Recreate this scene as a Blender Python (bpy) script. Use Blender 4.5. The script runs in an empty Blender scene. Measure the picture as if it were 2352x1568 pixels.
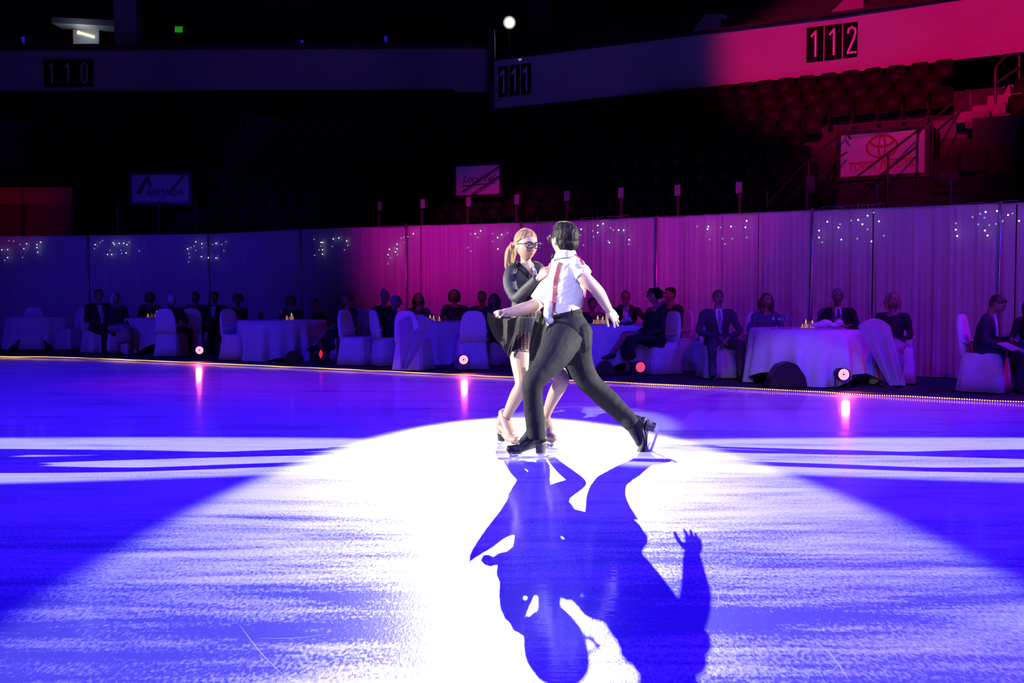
import bpy, bmesh, math, random
from mathutils import Vector, Matrix, noise
import numpy as np

# ---------------------------------------------------------------- camera, world, lights
SC = bpy.context.scene
COL = SC.collection
F, CX, CY, CAMH, HOR = 2287.0, 1176.0, 784.0, 1.15, 685.0
PITCH = math.atan((CY - HOR) / F)
cam_d = bpy.data.cameras.new('camera'); cam = bpy.data.objects.new('camera', cam_d); COL.objects.link(cam)
cam_d.sensor_width = 36; cam_d.lens = F / 2352 * 36; cam_d.clip_end = 200
cam.location = (0, 0, CAMH); cam.rotation_euler = (math.pi / 2 - PITCH, 0, 0)
SC.camera = cam
SC.view_settings.view_transform = 'Standard'; SC.view_settings.look = 'None'
SC.view_settings.exposure = 0.0; SC.view_settings.gamma = 1.0
SC.view_settings.use_curve_mapping = False

wd = bpy.data.worlds.new('arena_dark'); SC.world = wd; wd.use_nodes = True
wd.node_tree.nodes['Background'].inputs[0].default_value = (0.25, 0.15, 0.5, 1)
wd.node_tree.nodes['Background'].inputs[1].default_value = 0.0045

FWD = Vector((0, math.cos(PITCH), -math.sin(PITCH))); UPV = Vector((0, math.sin(PITCH), math.cos(PITCH)))
def ray(px, py):
    return Vector((1, 0, 0)) * ((px - CX) / F) + UPV * ((CY - py) / F) + FWD
def W(px, py, d):
    r = ray(px, py); return Vector((0, 0, CAMH)) + r * (d / r.y)
def G(px, py, z=0.0):
    r = ray(px, py); return Vector((0, 0, CAMH)) + r * ((z - CAMH) / r.z)
def XD(px, d, z=0.0):
    return Vector(((px - CX) / F * d, d, z))
def interp(tab, x):
    if x <= tab[0][0]: (a, b) = tab[0], tab[1]
    elif x >= tab[-1][0]: (a, b) = tab[-2], tab[-1]
    else:
        for i in range(len(tab) - 1):
            if tab[i][0] <= x <= tab[i + 1][0]: a, b = tab[i], tab[i + 1]; break
    t = (x - a[0]) / (b[0] - a[0]); return a[1] + (b[1] - a[1]) * t

def spot(name, loc, target, half_deg, power, color, blend=0.15, radius=0.1):
    l = bpy.data.lights.new(name, 'SPOT'); l.energy = power; l.color = color
    l.spot_size = math.radians(half_deg * 2); l.spot_blend = blend; l.shadow_soft_size = radius
    o = bpy.data.objects.new(name, l); COL.objects.link(o); o.location = loc
    o.rotation_euler = (Vector(target) - Vector(loc)).to_track_quat('-Z', 'Y').to_euler(); return o
SPOTPOS = W(1170, 51, 30.6)
WHITE = (1.0, 0.95, 0.89)
spot('follow_spot_back', SPOTPOS + Vector((0, -0.45, -0.05)), (0.12, 4.9, 0), 4.2, 45000, WHITE, 0.22, 0.05)
spot('follow_spot_right', (28, 9.9, 6.3), (-4.4, 7.08, 0), 1.92, 170000, WHITE, 0.12, 0.07)
spot('follow_spot_left', (-28, 9.9, 6.3), (4.9, 7.05, 0), 1.92, 170000, WHITE, 0.12, 0.07)
spot('front_spot_and_fill', (-13, -22, 12.0), (1.6, 8.6, 0), 3.2, 4500, (0.75, 0.7, 1.0), 0.15, 0.08)
spot('front_spot_and_fill', (-4, -12, 14.0), (0.28, 7.55, 0.85), 2.15, 22000, (1.0, .95, .88), 0.3, 0.08)  # added white fill on the skaters' near side, not an arena follow spot
BLUE = (0.03, 0.004, 1.0)
for i, (x, y, tx, ty, p) in enumerate([(-9, -3, -4, 6, 13500), (9, -3, 4, 5, 13500), (-12, 8, -7, 12, 12500), (12, 6, 5, 9, 8500), (0, 2, 0, 3, 6000)]):
    spot('blue_wash', (x, y, 15), (tx, ty, 0), 27, p, BLUE, 0.9, 0.5)
# blue wash grazing the drapes and the guests from the front left
spot('blue_drape_wash', (-12, 4, 6), (-9, 23, 0.0), 17, 3600, (0.05, 0.01, 1.0), 0.9, 0.5)
spot('blue_drape_wash', (2, -4, 7), (3, 17, -0.6), 19, 2500, (0.10, 0.02, 1.0), 0.9, 0.5)
# magenta wash on drapes and ice
MAG = (1.0, 0.0, 0.42)
spot('magenta_wash', (-7, 0, 12), XD(1000, 19.0, 3.1), 6.5, 15000, MAG, 1.0, 0.4)
spot('magenta_wash', (6, -2, 12), XD(1540, 16.2, 2.9), 6.0, 9500, MAG, 1.0, 0.4)
spot('magenta_wash', (3, -8, 12), XD(2000, 14.6, 1.9), 9.0, 3600, (1.0, 0.02, 0.6), 1.0, 0.4)
spot('magenta_ice_wash', (15, 12, 9), (2.7, 11.2, 0), 13, 2200, (1, 0.0, 0.35), 1.0, 0.4)
spot('magenta_ice_wash', (-14, 16, 9), (-2.5, 13.4, 0), 12, 1800, (1, 0.0, 0.4), 1.0, 0.4)
for tx in (-15, -7, 1, 8): spot('fascia_fill', (tx * .4, 4, 4.2), (tx, 31, 8.6), 9, 900, (.22, .09, 1.0), 0.8, 0.5)  # added violet fill lamps that lift the fascia, no such source in the arena
spot('red_panel_fill', (-9, 6, 8), (-12.6, 25.6, 3.3), 4.5, 1500, (1, 0, .12), 0.9, 0.3)  # added red fill to brighten the hanging panels
# crimson wash over section 112
spot('crimson_wash', (-3, -2, 12), XD(2090, 23.8, 7.6), 10.0, 26000, (1.0, 0.0, 0.15), 0.4, 0.3)
spot('crimson_wash', (0, -2, 9), XD(2030, 19, 3.9), 5.5, 5000, (1.0, 0.0, 0.16), 0.9, 0.3)

# ---------------------------------------------------------------- helpers
ORD = 'first second third fourth fifth sixth seventh eighth ninth tenth eleventh twelfth thirteenth fourteenth fifteenth sixteenth seventeenth eighteenth nineteenth twentieth'.split()
ORD += ['twenty-' + w for w in ORD[:9]] + ['thirtieth'] + ['thirty-' + w for w in ORD[:9]] + ['fortieth'] + ['forty-' + w for w in ORD[:9]]
def tag(o, label=None, cat=None, group=None, kind=None):
    if label: o['label'] = label
    if cat: o['category'] = cat
    if group: o['group'] = group
    if kind: o['kind'] = kind
    return o
def empty(name, loc=(0, 0, 0), rz=0.0, label=None, cat=None, group=None):
    o = bpy.data.objects.new(name, None); COL.objects.link(o); o.location = loc; o.rotation_euler = (0, 0, rz)
    o.empty_display_size = 0.1
    return tag(o, label, cat, group)
def link(name, me, parent=None, mats=None):
    o = bpy.data.objects.new(name, me); COL.objects.link(o)
    if parent: o.parent = parent
    for m in (mats or []): me.materials.append(m)
    return o
def from_bm(name, bm, m, parent=None, smooth=False, origin=None):
    me = bpy.data.meshes.new(name)
    bmesh.ops.recalc_face_normals(bm, faces=bm.faces)
    bm.to_mesh(me); bm.free()
    if origin is not None: me.transform(Matrix.Translation(-Vector(origin)))
    if smooth: me.polygons.foreach_set('use_smooth', [True] * len(me.polygons))
    return link(name, me, parent, m if isinstance(m, (list, tuple)) else [m])
def box(bm, c, s, rot=None, bev=0.0):
    M = Matrix.Translation(c) @ (rot.to_4x4() if rot is not None else Matrix.Identity(4)) @ Matrix.Diagonal((s[0], s[1], s[2], 1))
    r = bmesh.ops.create_cube(bm, size=1, matrix=M)
    if bev > 0:
        es = list({e for v in r['verts'] for e in v.link_edges})
        bmesh.ops.bevel(bm, geom=es, offset=bev, segments=2, affect='EDGES')
def frame(t, ref):
    t = t.normalized(); a = t.cross(ref)
    if a.length < 1e-3: a = t.cross(Vector((1, 0, 0)))
    if a.length < 1e-3: a = t.cross(Vector((0, 0, 1)))
    a.normalize(); b = a.cross(t).normalized(); return a, b
def catmull(P, sub):
    out = []
    n = len(P)
    for i in range(n - 1):
        p0, p1, p2, p3 = P[max(i - 1, 0)], P[i], P[i + 1], P[min(i + 2, n - 1)]
        for k in range(sub):
            t = k / sub
            out.append(0.5 * ((2 * p1) + (p2 - p0) * t + (2 * p0 - 5 * p1 + 4 * p2 - p3) * t * t + (3 * p1 - p0 - 3 * p2 + p3) * t ** 3))
    out.append(P[-1]); return out
def tube(bm, pts, rads, ref=(0, 1, 0), n=14, sub=4, cap='round', phase=0.0):
    """pts: vectors; rads: r or (ra, rb): ra across the image-side axis, rb along ref."""
    A = np.array([list(p) + (list(r) if isinstance(r, (tuple, list)) else [r, r]) for p, r in zip(pts, rads)], dtype=float)
    S = catmull([A[i] for i in range(len(A))], sub) if len(A) > 2 else [A[0] + (A[1] - A[0]) * k / sub for k in range(sub + 1)]
    ref = Vector(ref); C = [Vector(s[:3]) for s in S]; m = len(S)
    rings = []
    def ring(c, a, b, ra, rb):
        return [bm.verts.new(c + a * (ra * math.cos(phase + 2 * math.pi * i / n)) + b * (rb * math.sin(phase + 2 * math.pi * i / n))) for i in range(n)]
    for i in range(m):
        t = C[min(i + 1, m - 1)] - C[max(i - 1, 0)]
        if t.length < 1e-7: t = C[-1] - C[0]
        a, b = frame(t, ref); t.normalize(); ra, rb = max(S[i][3], 1e-4), max(S[i][4], 1e-4)
        if i == 0 and cap == 'round':
            for k in (3, 2, 1):
                q = k / 3.4 * math.pi / 2; rings.append(ring(C[0] - t * (min(ra, rb) * math.sin(q)), a, b, ra * math.cos(q), rb * math.cos(q)))
        rings.append(ring(C[i], a, b, ra, rb))
        if i == m - 1 and cap == 'round':
            for k in (1, 2, 3):
                q = k / 3.4 * math.pi / 2; rings.append(ring(C[i] + t * (min(ra, rb) * math.sin(q)), a, b, ra * math.cos(q), rb * math.cos(q)))
    for r1, r2 in zip(rings, rings[1:]):
        for i in range(n): bm.faces.new((r1[i], r1[(i + 1) % n], r2[(i + 1) % n], r2[i]))
    bm.faces.new(rings[0][::-1]); bm.faces.new(rings[-1])
def ball(bm, c, r, rot=None, sub=3):
    if not isinstance(r, (tuple, list)): r = (r, r, r)
    M = Matrix.Translation(c) @ (rot.to_4x4() if rot is not None else Matrix.Identity(4)) @ Matrix.Diagonal((r[0], r[1], r[2], 1))
    bmesh.ops.create_icosphere(bm, subdivisions=sub, radius=1, matrix=M)
def lathe(bm, prof, c=(0, 0, 0), n=20):
    rings = []
    for r, z in prof:
        rings.append([bm.verts.new((c[0] + r * math.cos(2 * math.pi * i / n), c[1] + r * math.sin(2 * math.pi * i / n), c[2] + z)) for i in range(n)])
    for a, b in zip(rings, rings[1:]):
        for i in range(n): bm.faces.new((a[i], a[(i + 1) % n], b[(i + 1) % n], b[i]))
    bm.faces.new(rings[0][::-1]); bm.faces.new(rings[-1])
def prism(bm, poly, M, th):
    """poly: 2D outline (x, z) extruded by th along local y, mapped by matrix M."""
    a = [bm.verts.new(M @ Vector((x, -th / 2, z))) for x, z in poly]; b = [bm.verts.new(M @ Vector((x, th / 2, z))) for x, z in poly]
    n = len(poly); bm.faces.new(a); bm.faces.new(b[::-1])
    for i in range(n): bm.faces.new((a[i], b[i], b[(i + 1) % n], a[(i + 1) % n]))
def remeshed(bm, voxel, smooth=4, disp=None):
    """union the pieces of bm into one continuous skin; returns a mesh datablock"""
    bmesh.ops.recalc_face_normals(bm, faces=bm.faces)
    me = bpy.data.meshes.new('tmp'); bm.to_mesh(me); bm.free()
    o = bpy.data.objects.new('tmp', me); COL.objects.link(o)
    md = o.modifiers.new('r', 'REMESH'); md.mode = 'VOXEL'; md.voxel_size = voxel; md.adaptivity = 0
    if smooth:
        sm = o.modifiers.new('s', 'SMOOTH'); sm.factor = 0.5; sm.iterations = smooth
    dg = bpy.context.evaluated_depsgraph_get(); dg.update()
    out = bpy.data.meshes.new_from_object(o.evaluated_get(dg))
    bpy.data.objects.remove(o); bpy.data.meshes.remove(me)
    if disp:
        out.calc_loop_triangles() if False else None
        n = len(out.vertices); co = np.empty(n * 3); out.vertices.foreach_get('co', co); co = co.reshape(-1, 3)
        nr = np.array([list(v.normal) for v in out.vertices])
        amp, fx = disp
        d = np.array([fx(Vector(c)) for c in co]); co += nr * (d * amp)[:, None]
        out.vertices.foreach_set('co', co.ravel()); out.update()
    out.polygons.foreach_set('use_smooth', [True] * len(out.polygons))
    return out
def skin(name, bm, voxel, m, parent=None, smooth=4, disp=None, origin=None):
    me = remeshed(bm, voxel, smooth, disp); me.name = name
    if origin is not None: me.transform(Matrix.Translation(-Vector(origin)))
    return link(name, me, parent, m if isinstance(m, (list, tuple)) else [m])
def folds(sx=(9, 9, 3), seed=0):
    return lambda p: noise.noise(Vector((p.x * sx[0] + seed, p.y * sx[1], p.z * sx[2])))

# ---------------------------------------------------------------- materials
def mat(name, col, rough=0.6, metal=0.0, var=0.12, scale=12.0, bump=0.0, bscale=60.0, emit=None, es=0.0, spec=0.5, trans=0.0, sheen=0.0, alpha=1.0, stretch=(1, 1, 1)):
    m = bpy.data.materials.new(name); m.use_nodes = True; nt = m.node_tree; b = nt.nodes['Principled BSDF']
    b.inputs['Roughness'].default_value = rough; b.inputs['Metallic'].default_value = metal
    b.inputs['Specular IOR Level'].default_value = spec
    if trans: b.inputs['Transmission Weight'].default_value = trans
    if sheen: b.inputs['Sheen Weight'].default_value = sheen
    if alpha < 1: b.inputs['Alpha'].default_value = alpha
    if emit: b.inputs['Emission Color'].default_value = (*emit, 1); b.inputs['Emission Strength'].default_value = es
    tc = nt.nodes.new('ShaderNodeTexCoord'); mp = nt.nodes.new('ShaderNodeMapping'); mp.inputs['Scale'].default_value = stretch
    nt.links.new(tc.outputs['Object'], mp.inputs[0])
    nz = nt.nodes.new('ShaderNodeTexNoise'); nz.inputs['Scale'].default_value = scale; nz.inputs['Detail'].default_value = 4
    nt.links.new(mp.outputs[0], nz.inputs['Vector'])
    rp = nt.nodes.new('ShaderNodeValToRGB'); e = rp.color_ramp.elements
    e[0].position = 0.3; e[1].position = 0.7
    e[0].color = (*[c * (1 - var) for c in col], 1); e[1].color = (*[min(1, c * (1 + var)) for c in col], 1)
    nt.links.new(nz.outputs['Fac'], rp.inputs[0]); nt.links.new(rp.outputs[0], b.inputs['Base Color'])
    if bump:
        n2 = nt.nodes.new('ShaderNodeTexNoise'); n2.inputs['Scale'].default_value = bscale; n2.inputs['Detail'].default_value = 5
        nt.links.new(mp.outputs[0], n2.inputs['Vector'])
        bp = nt.nodes.new('ShaderNodeBump'); bp.inputs['Strength'].default_value = bump; bp.inputs['Distance'].default_value = 0.01
        nt.links.new(n2.outputs['Fac'], bp.inputs['Height']); nt.links.new(bp.outputs[0], b.inputs['Normal'])
    return m
def emis(name, col, s):
    m = bpy.data.materials.new(name); m.use_nodes = True; nt = m.node_tree; nt.nodes.clear()
    e = nt.nodes.new('ShaderNodeEmission'); e.inputs[0].default_value = (*col, 1); e.inputs[1].default_value = s
    o = nt.nodes.new('ShaderNodeOutputMaterial'); nt.links.new(e.outputs[0], o.inputs[0]); return m
def ice_material():
    m = bpy.data.materials.new('rink_ice'); m.use_nodes = True; nt = m.node_tree; N = nt.nodes; L = nt.links; b = N['Principled BSDF']
    tc = N.new('ShaderNodeTexCoord')
    def nz(scale, st, detail=6, rough=0.6, dist=0.0, rot=0.0):
        mp = N.new('ShaderNodeMapping'); mp.inputs['Scale'].default_value = st; mp.inputs['Rotation'].default_value = (0, 0, rot)
        L.new(tc.outputs['Object'], mp.inputs[0])
        n = N.new('ShaderNodeTexNoise'); n.inputs['Scale'].default_value = scale; n.inputs['Detail'].default_value = detail
        n.inputs['Roughness'].default_value = rough; n.inputs['Distortion'].default_value = dist
        L.new(mp.outputs[0], n.inputs['Vector']); return n.outputs['Fac']
    def math_(op, a, c):
        k = N.new('ShaderNodeMath'); k.operation = op
        for i, v in enumerate((a, c)):
            if isinstance(v, (int, float)): k.inputs[i].default_value = v
            else: L.new(v, k.inputs[i])
        return k.outputs[0]
    def ramp(v, p0, p1, c0, c1):
        r = N.new('ShaderNodeValToRGB'); e = r.color_ramp.elements; e[0].position = p0; e[1].position = p1
        e[0].color = (*c0, 1); e[1].color = (*c1, 1); L.new(v, r.inputs[0]); return r.outputs[0]
    big = nz(1.0, (0.35, 2.3, 1), 7, 0.62, 0.6, 0.06)
    mid = nz(3.0, (0.5, 3.2, 1), 5, 0.6, 0.3, -0.05)
    fine = nz(78.0, (1.0, 0.42, 1), 3, 0.7)
    frost0 = math_('ADD', math_('MULTIPLY', big, 0.62), math_('MULTIPLY', mid, 0.38))
    frost1 = math_('ADD', frost0, math_('MULTIPLY', math_('SUBTRACT', fine, 0.5), 0.50))
    sp = N.new('ShaderNodeSeparateXYZ'); L.new(tc.outputs['Object'], sp.inputs[0])
    mr = N.new('ShaderNodeMapRange'); mr.interpolation_type = 'SMOOTHSTEP'; L.new(sp.outputs['Y'], mr.inputs[0])
    for i_, v_ in ((1, 3.4), (2, 6.6), (3, -0.075), (4, 0.10)): mr.inputs[i_].default_value = v_
    frost1 = math_('ADD', frost1, mr.outputs[0])
    fr = ramp(frost1, 0.40, 0.60, (0, 0, 0), (1, 1, 1))
    mx = N.new('ShaderNodeMix'); mx.data_type = 'RGBA'; L.new(fr, mx.inputs['Factor'])
    mx.inputs['A'].default_value = (0.17, 0.17, 0.44, 1); mx.inputs['B'].default_value = (0.90, 0.91, 0.93, 1)
    L.new(mx.outputs['Result'], b.inputs['Base Color'])
    L.new(ramp(fr, 0.0, 1.0, (0.30,) * 3, (0.50,) * 3), b.inputs['Roughness'])
    b.inputs['IOR'].default_value = 1.31
    L.new(ramp(fr, 0.0, 1.0, (0.25,) * 3, (0.9,) * 3), b.inputs['Specular IOR Level'])
    b.inputs['Coat Weight'].default_value = 0.55; b.inputs['Coat Roughness'].default_value = 0.085; b.inputs['Coat IOR'].default_value = 1.31
    bp = N.new('ShaderNodeBump'); bp.inputs['Strength'].default_value = 0.25; bp.inputs['Distance'].default_value = 0.004
    L.new(math_('ADD', fine, frost0), bp.inputs['Height']); L.new(bp.outputs[0], b.inputs['Normal'])
    rip = nz(16.0, (0.25, 3.0, 1), 2, .5); b3 = N.new('ShaderNodeBump'); b3.inputs['Strength'].default_value = 0.35; b3.inputs['Distance'].default_value = 0.0015
    L.new(rip, b3.inputs['Height']); L.new(b3.outputs[0], b.inputs['Coat Normal'])
    g = N.new('ShaderNodeBsdfGlossy'); g.inputs['Roughness'].default_value = 0.56; g.inputs[0].default_value = (.9, .9, .95, 1); L.new(bp.outputs[0], g.inputs['Normal'])
    xs = N.new('ShaderNodeMixShader'); L.new(math_('MULTIPLY', fr, 0.17), xs.inputs[0]); L.new(b.outputs[0], xs.inputs[1]); L.new(g.outputs[0], xs.inputs[2])
    L.new(xs.outputs[0], N['Material Output'].inputs[0])
    return m
def drape_material():
    m = bpy.data.materials.new('sheer_drape'); m.use_nodes = True; nt = m.node_tree; N = nt.nodes; L = nt.links; N.clear()
    tc = N.new('ShaderNodeTexCoord'); mp = N.new('ShaderNodeMapping'); mp.inputs['Scale'].default_value = (1, 1, 0.05); L.new(tc.outputs['Object'], mp.inputs[0])
    nz = N.new('ShaderNodeTexNoise'); nz.inputs['Scale'].default_value = 9; nz.inputs['Detail'].default_value = 4; L.new(mp.outputs[0], nz.inputs['Vector'])
    rp = N.new('ShaderNodeValToRGB'); rp.color_ramp.elements[0].color = (0.50, 0.50, 0.54, 1); rp.color_ramp.elements[1].color = (0.74, 0.73, 0.76, 1)
    L.new(nz.outputs['Fac'], rp.inputs[0])
    d = N.new('ShaderNodeBsdfDiffuse'); t = N.new('ShaderNodeBsdfTranslucent'); x = N.new('ShaderNodeMixShader'); x.inputs[0].default_value = 0.25
    L.new(rp.outputs[0], d.inputs[0]); L.new(rp.outputs[0], t.inputs[0]); L.new(d.outputs[0], x.inputs[1]); L.new(t.outputs[0], x.inputs[2])
    o = N.new('ShaderNodeOutputMaterial'); L.new(x.outputs[0], o.inputs[0]); return m
def glass_material(name, tint, gl=0.06, rough=0.02):
    m = bpy.data.materials.new(name); m.use_nodes = True; nt = m.node_tree; N = nt.nodes; L = nt.links; N.clear()
    tr = N.new('ShaderNodeBsdfTransparent'); tr.inputs[0].default_value = (*tint, 1)
    g = N.new('ShaderNodeBsdfGlossy'); g.inputs['Roughness'].default_value = rough
    nz = N.new('ShaderNodeTexNoise'); nz.inputs['Scale'].default_value = 5; rp = N.new('ShaderNodeValToRGB')
    rp.color_ramp.elements[0].color = (gl * .6,) * 3 + (1,); rp.color_ramp.elements[1].color = (gl * 1.4,) * 3 + (1,)
    L.new(nz.outputs['Fac'], rp.inputs[0]); x = N.new('ShaderNodeMixShader'); L.new(rp.outputs[0], x.inputs[0])
    L.new(tr.outputs[0], x.inputs[1]); L.new(g.outputs[0], x.inputs[2]); o = N.new('ShaderNodeOutputMaterial'); L.new(x.outputs[0], o.inputs[0]); return m
def plaid_material():
    m = bpy.data.materials.new('plaid_sequin'); m.use_nodes = True; nt = m.node_tree; N = nt.nodes; L = nt.links; b = N['Principled BSDF']
    b.inputs['Roughness'].default_value = 0.6; b.inputs['Specular IOR Level'].default_value = .12
    tc = N.new('ShaderNodeTexCoord'); sp = N.new('ShaderNodeSeparateXYZ'); L.new(tc.outputs['Object'], sp.inputs[0])
    def M(op, a, c=0.0):
        k = N.new('ShaderNodeMath'); k.operation = op
        for i, v in enumerate((a, c)):
            if isinstance(v, (int, float)): k.inputs[i].default_value = v
            else: L.new(v, k.inputs[i])
        return k.outputs[0]
    z = sp.outputs['Z']; x = sp.outputs['X']
    t = M('DIVIDE', M('SUBTRACT', z, 0.74), 0.36)
    rp = N.new('ShaderNodeValToRGB'); cr = rp.color_ramp; cr.interpolation = 'CONSTANT'
    stops = [(0, (.20, .16, .15)), (.05, (.045, .008, .008)), (.30, (.025, .005, .012)), (.42, (.014, .016, .026)), (.56, (.016, .018, .040)), (.70, (.05, .06, .07)), (.74, (.035, .006, .008))]
    cr.elements[0].position = 0; cr.elements[0].color = (*stops[0][1], 1); cr.elements[1].position = stops[1][0]; cr.elements[1].color = (*stops[1][1], 1)
    for p, c in stops[2:]: e = cr.elements.new(p); e.color = (*c, 1)
    L.new(t, rp.inputs[0])
    bx = M('FRACT', M('MULTIPLY', x, 36.0)); bz = M('FRACT', M('MULTIPLY', z, 60.0))
    white = M('MULTIPLY', M('MULTIPLY', M('LESS_THAN', bx, 0.24), M('LESS_THAN', bz, 0.55)), M('MAXIMUM', M('LESS_THAN', t, .42), M('GREATER_THAN', t, .72)))
    black = M('MAXIMUM', M('GREATER_THAN', bx, 0.84), M('GREATER_THAN', bz, 0.80))
    m1 = N.new('ShaderNodeMix'); m1.data_type = 'RGBA'; L.new(M('MULTIPLY', white, 0.85), m1.inputs['Factor']); L.new(rp.outputs[0], m1.inputs['A']); m1.inputs['B'].default_value = (.16, .15, .14, 1)
    m2 = N.new('ShaderNodeMix'); m2.data_type = 'RGBA'; L.new(M('MULTIPLY', black, 0.93), m2.inputs['Factor']); L.new(m1.outputs['Result'], m2.inputs['A']); m2.inputs['B'].default_value = (.01, .01, .015, 1)
    L.new(m2.outputs['Result'], b.inputs['Base Color']); return m

MT = dict(
    ice=ice_material(), drape=drape_material(), glass=glass_material('plexiglass', (0.86, 0.87, 0.9)),
    cup=glass_material('clear_glass', (0.8, 0.8, 0.85), 0.16, 0.05), plaid=plaid_material(),
    carpet=mat('dark_floor_carpet', (.030, .030, .038), .9, bump=.3), concrete=mat('dark_concrete', (.05, .048, .048), .85, bump=.2),
    dark=mat('dark_wall_paint', (.022, .022, .026), .85), fascia=mat('pale_fascia_paint', (.42, .41, .42), .6, var=.05, scale=1.5),
    seat=mat('dark_seat_plastic', (.018, .012, .012), .62, spec=.25), black=mat('black_metal', (.012, .012, .014), .4), rail=mat('painted_steel_rail', (.10, .07, .08), .4, .3),
    red=mat('red_board_paint', (.26, .015, .02), .6), board=mat('white_board', (.5, .5, .52), .5), maroon=mat('maroon_trim', (.12, .01, .02), .6),
    white=mat('white_panel', (.80, .80, .82), .5, var=.02), plate=mat('black_number_plate', (.006, .006, .007), .9, spec=.1), step=mat('pale_step_concrete', (.30, .27, .27), .8),
    linen=mat('white_linen', (.60, .60, .64), .8, bump=.2, var=.06), steel=mat('brushed_steel', (.55, .55, .58), .55, .2, var=.04), alu=mat('aluminium_pole', (.5, .5, .52), .35, .8),
    skin_f=mat('fair_skin', (.33, .205, .125), .5, var=.05, scale=9), skin_m=mat('pale_skin', (.42, .27, .165), .5, var=.05, scale=9), skin_s=mat('guest_skin', (.26, .13, .10), .6, var=.08),
    lips=mat('red_lips', (.30, .02, .025), .4), tights=mat('tan_tights', (.29, .185, .125), .45, var=.04),
    shirt=mat('white_shirt_cotton', (.50, .50, .46), .75, var=.03, bump=.15, bscale=25, stretch=(1, 1, 2.5)), trouser=mat('charcoal_trouser_cloth', (.0095, .0095, .0085), .8, var=.12, bump=.2, bscale=30, spec=.2),
    jacket=mat('black_jacket_cloth', (.0085, .0085, .0078), .7, var=.15, bump=.25, bscale=30, sheen=.04), drape_blk=mat('black_chiffon', (.007, .007, .0065), .65, var=.25, sheen=.06, stretch=(1, 1, 1)),
    lapel=mat('purple_lining', (.035, .025, .10), .5), brace=mat('red_suspender_elastic', (.20, .028, .026), .6), leather=mat('tan_leather', (.2, .09, .045), .5),
    boot_b=mat('black_skate_leather', (.006, .006, .006), .55, spec=.3), boot_t=mat('tan_skate_leather', (.24, .15, .10), .35, var=.05), heel_w=mat('stacked_leather_heel', (.06, .045, .038), .5, var=.35, scale=30, stretch=(.1, .1, 4)),
    hair_b=mat('blonde_hair', (.20, .115, .05), .55, var=.5, scale=40, stretch=(2.5, 2.5, .4), bump=.35, spec=.25, bscale=90), hair_d=mat('dark_brown_hair', (.007, .0055, .0045), .6, var=.4, scale=60, bump=.25, spec=.15, bscale=120),
    hair_w=mat('white_hair', (.42, .42, .46), .6), hair_g=mat('grey_hair', (.16, .16, .18), .6), hair_br=mat('brown_hair', (.05, .03, .02), .5), hair_bl=mat('fair_hair', (.22, .14, .09), .5),
    navy=mat('navy_suit_cloth', (.012, .014, .028), .8), cloth_k=mat('black_suit_cloth', (.010, .010, .012), .8), cloth_g=mat('grey_suit_cloth', (.040, .040, .052), .8), cloth_b=mat('blue_dress_cloth', (.06, .07, .13), .7),
    cloth_p=mat('pale_dress_cloth', (.30, .28, .34), .7), shirt_s=mat('guest_white_shirt', (.55, .55, .62), .7), tie_r=mat('maroon_tie', (.10, .02, .03), .6), tie_s=mat('striped_tie', (.16, .17, .30), .5, var=.8, scale=25),
    eye=mat('eye_white', (.35, .34, .34), .2), iris=mat('dark_iris', (.03, .02, .015), .15), frame=mat('black_acetate', (.006, .006, .007), .18), lens=glass_material('spectacle_lens', (.9, .9, .93), .05),
    bulb=emis('white_fairy_bulb', (.85, .88, 1.0), 3.2), bulb_dim=emis('dim_fairy_bulb', (.55, .6, 1.0), .55), amber=emis('amber_rope_bulb', (1.0, .42, .10), 4.0), flame=emis('candle_glow', (1.0, .45, .12), 2.2),
    wax=mat('candle_wax', (.8, .6, .4), .6, emit=(1.0, .42, .12), es=.55), par=emis('pink_led', (1.0, .12, .22), 7.0), par_dim=emis('magenta_led', (1.0, .06, .22), 1.6), par_red=emis('red_led_side', (1.0, .02, .05), 1.0),
    spot=emis('spotlight_lens', (1.0, .98, .94), 60.0), spot_rim_glow=emis('spotlight_rim_glow', (1, .95, .85), .35), exit=emis('exit_green', (.02, .55, .02), .5), yellow=emis('yellow_sign_light', (1.0, .95, .45), 2.2), cyan=emis('blue_neon', (.45, .85, 1.0), 2.6),
    bluedot=emis('small_blue_lamp', (.02, .02, 1.0), .35), red_ink=mat('red_sign_ink', (.55, .01, .01), .5), dark_ink=mat('dark_sign_ink', (.05, .05, .06), .5), rope=mat('clear_rope_tube', (.35, .22, .1), .3),
    paper=mat('paper_notice', (.22, .20, .22), .7), wine=mat('red_wine', (.05, .0, .01), .1), twig=mat('silver_twig', (.35, .33, .38), .5), mic=mat('black_satin', (.006, .006, .006), .7, spec=.2))
# ---------------------------------------------------------------- plan lines of the place
S_TAB = [(0, 93), (480, 97), (693, 104), (933, 115), (1197, 124), (1507, 136), (1863, 149), (2293, 168), (2352, 170.5)]
TOP_TAB = [(-200, 545), (0, 543), (480, 538), (693, 527), (933, 519), (1197, 513), (1507, 499), (1863, 484), (2293, 469), (2352, 466)]
def cd(px): return F / interp(S_TAB, px)
def ctop(px, off=0.0): return W(px, interp(TOP_TAB, px), cd(px) + off)
ROPE = [(-500, 812), (-200, 816), (0, 819), (200, 823), (640, 842), (1160, 866), (1380, 877), (1680, 891), (2352, 924), (2900, 951)]

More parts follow.
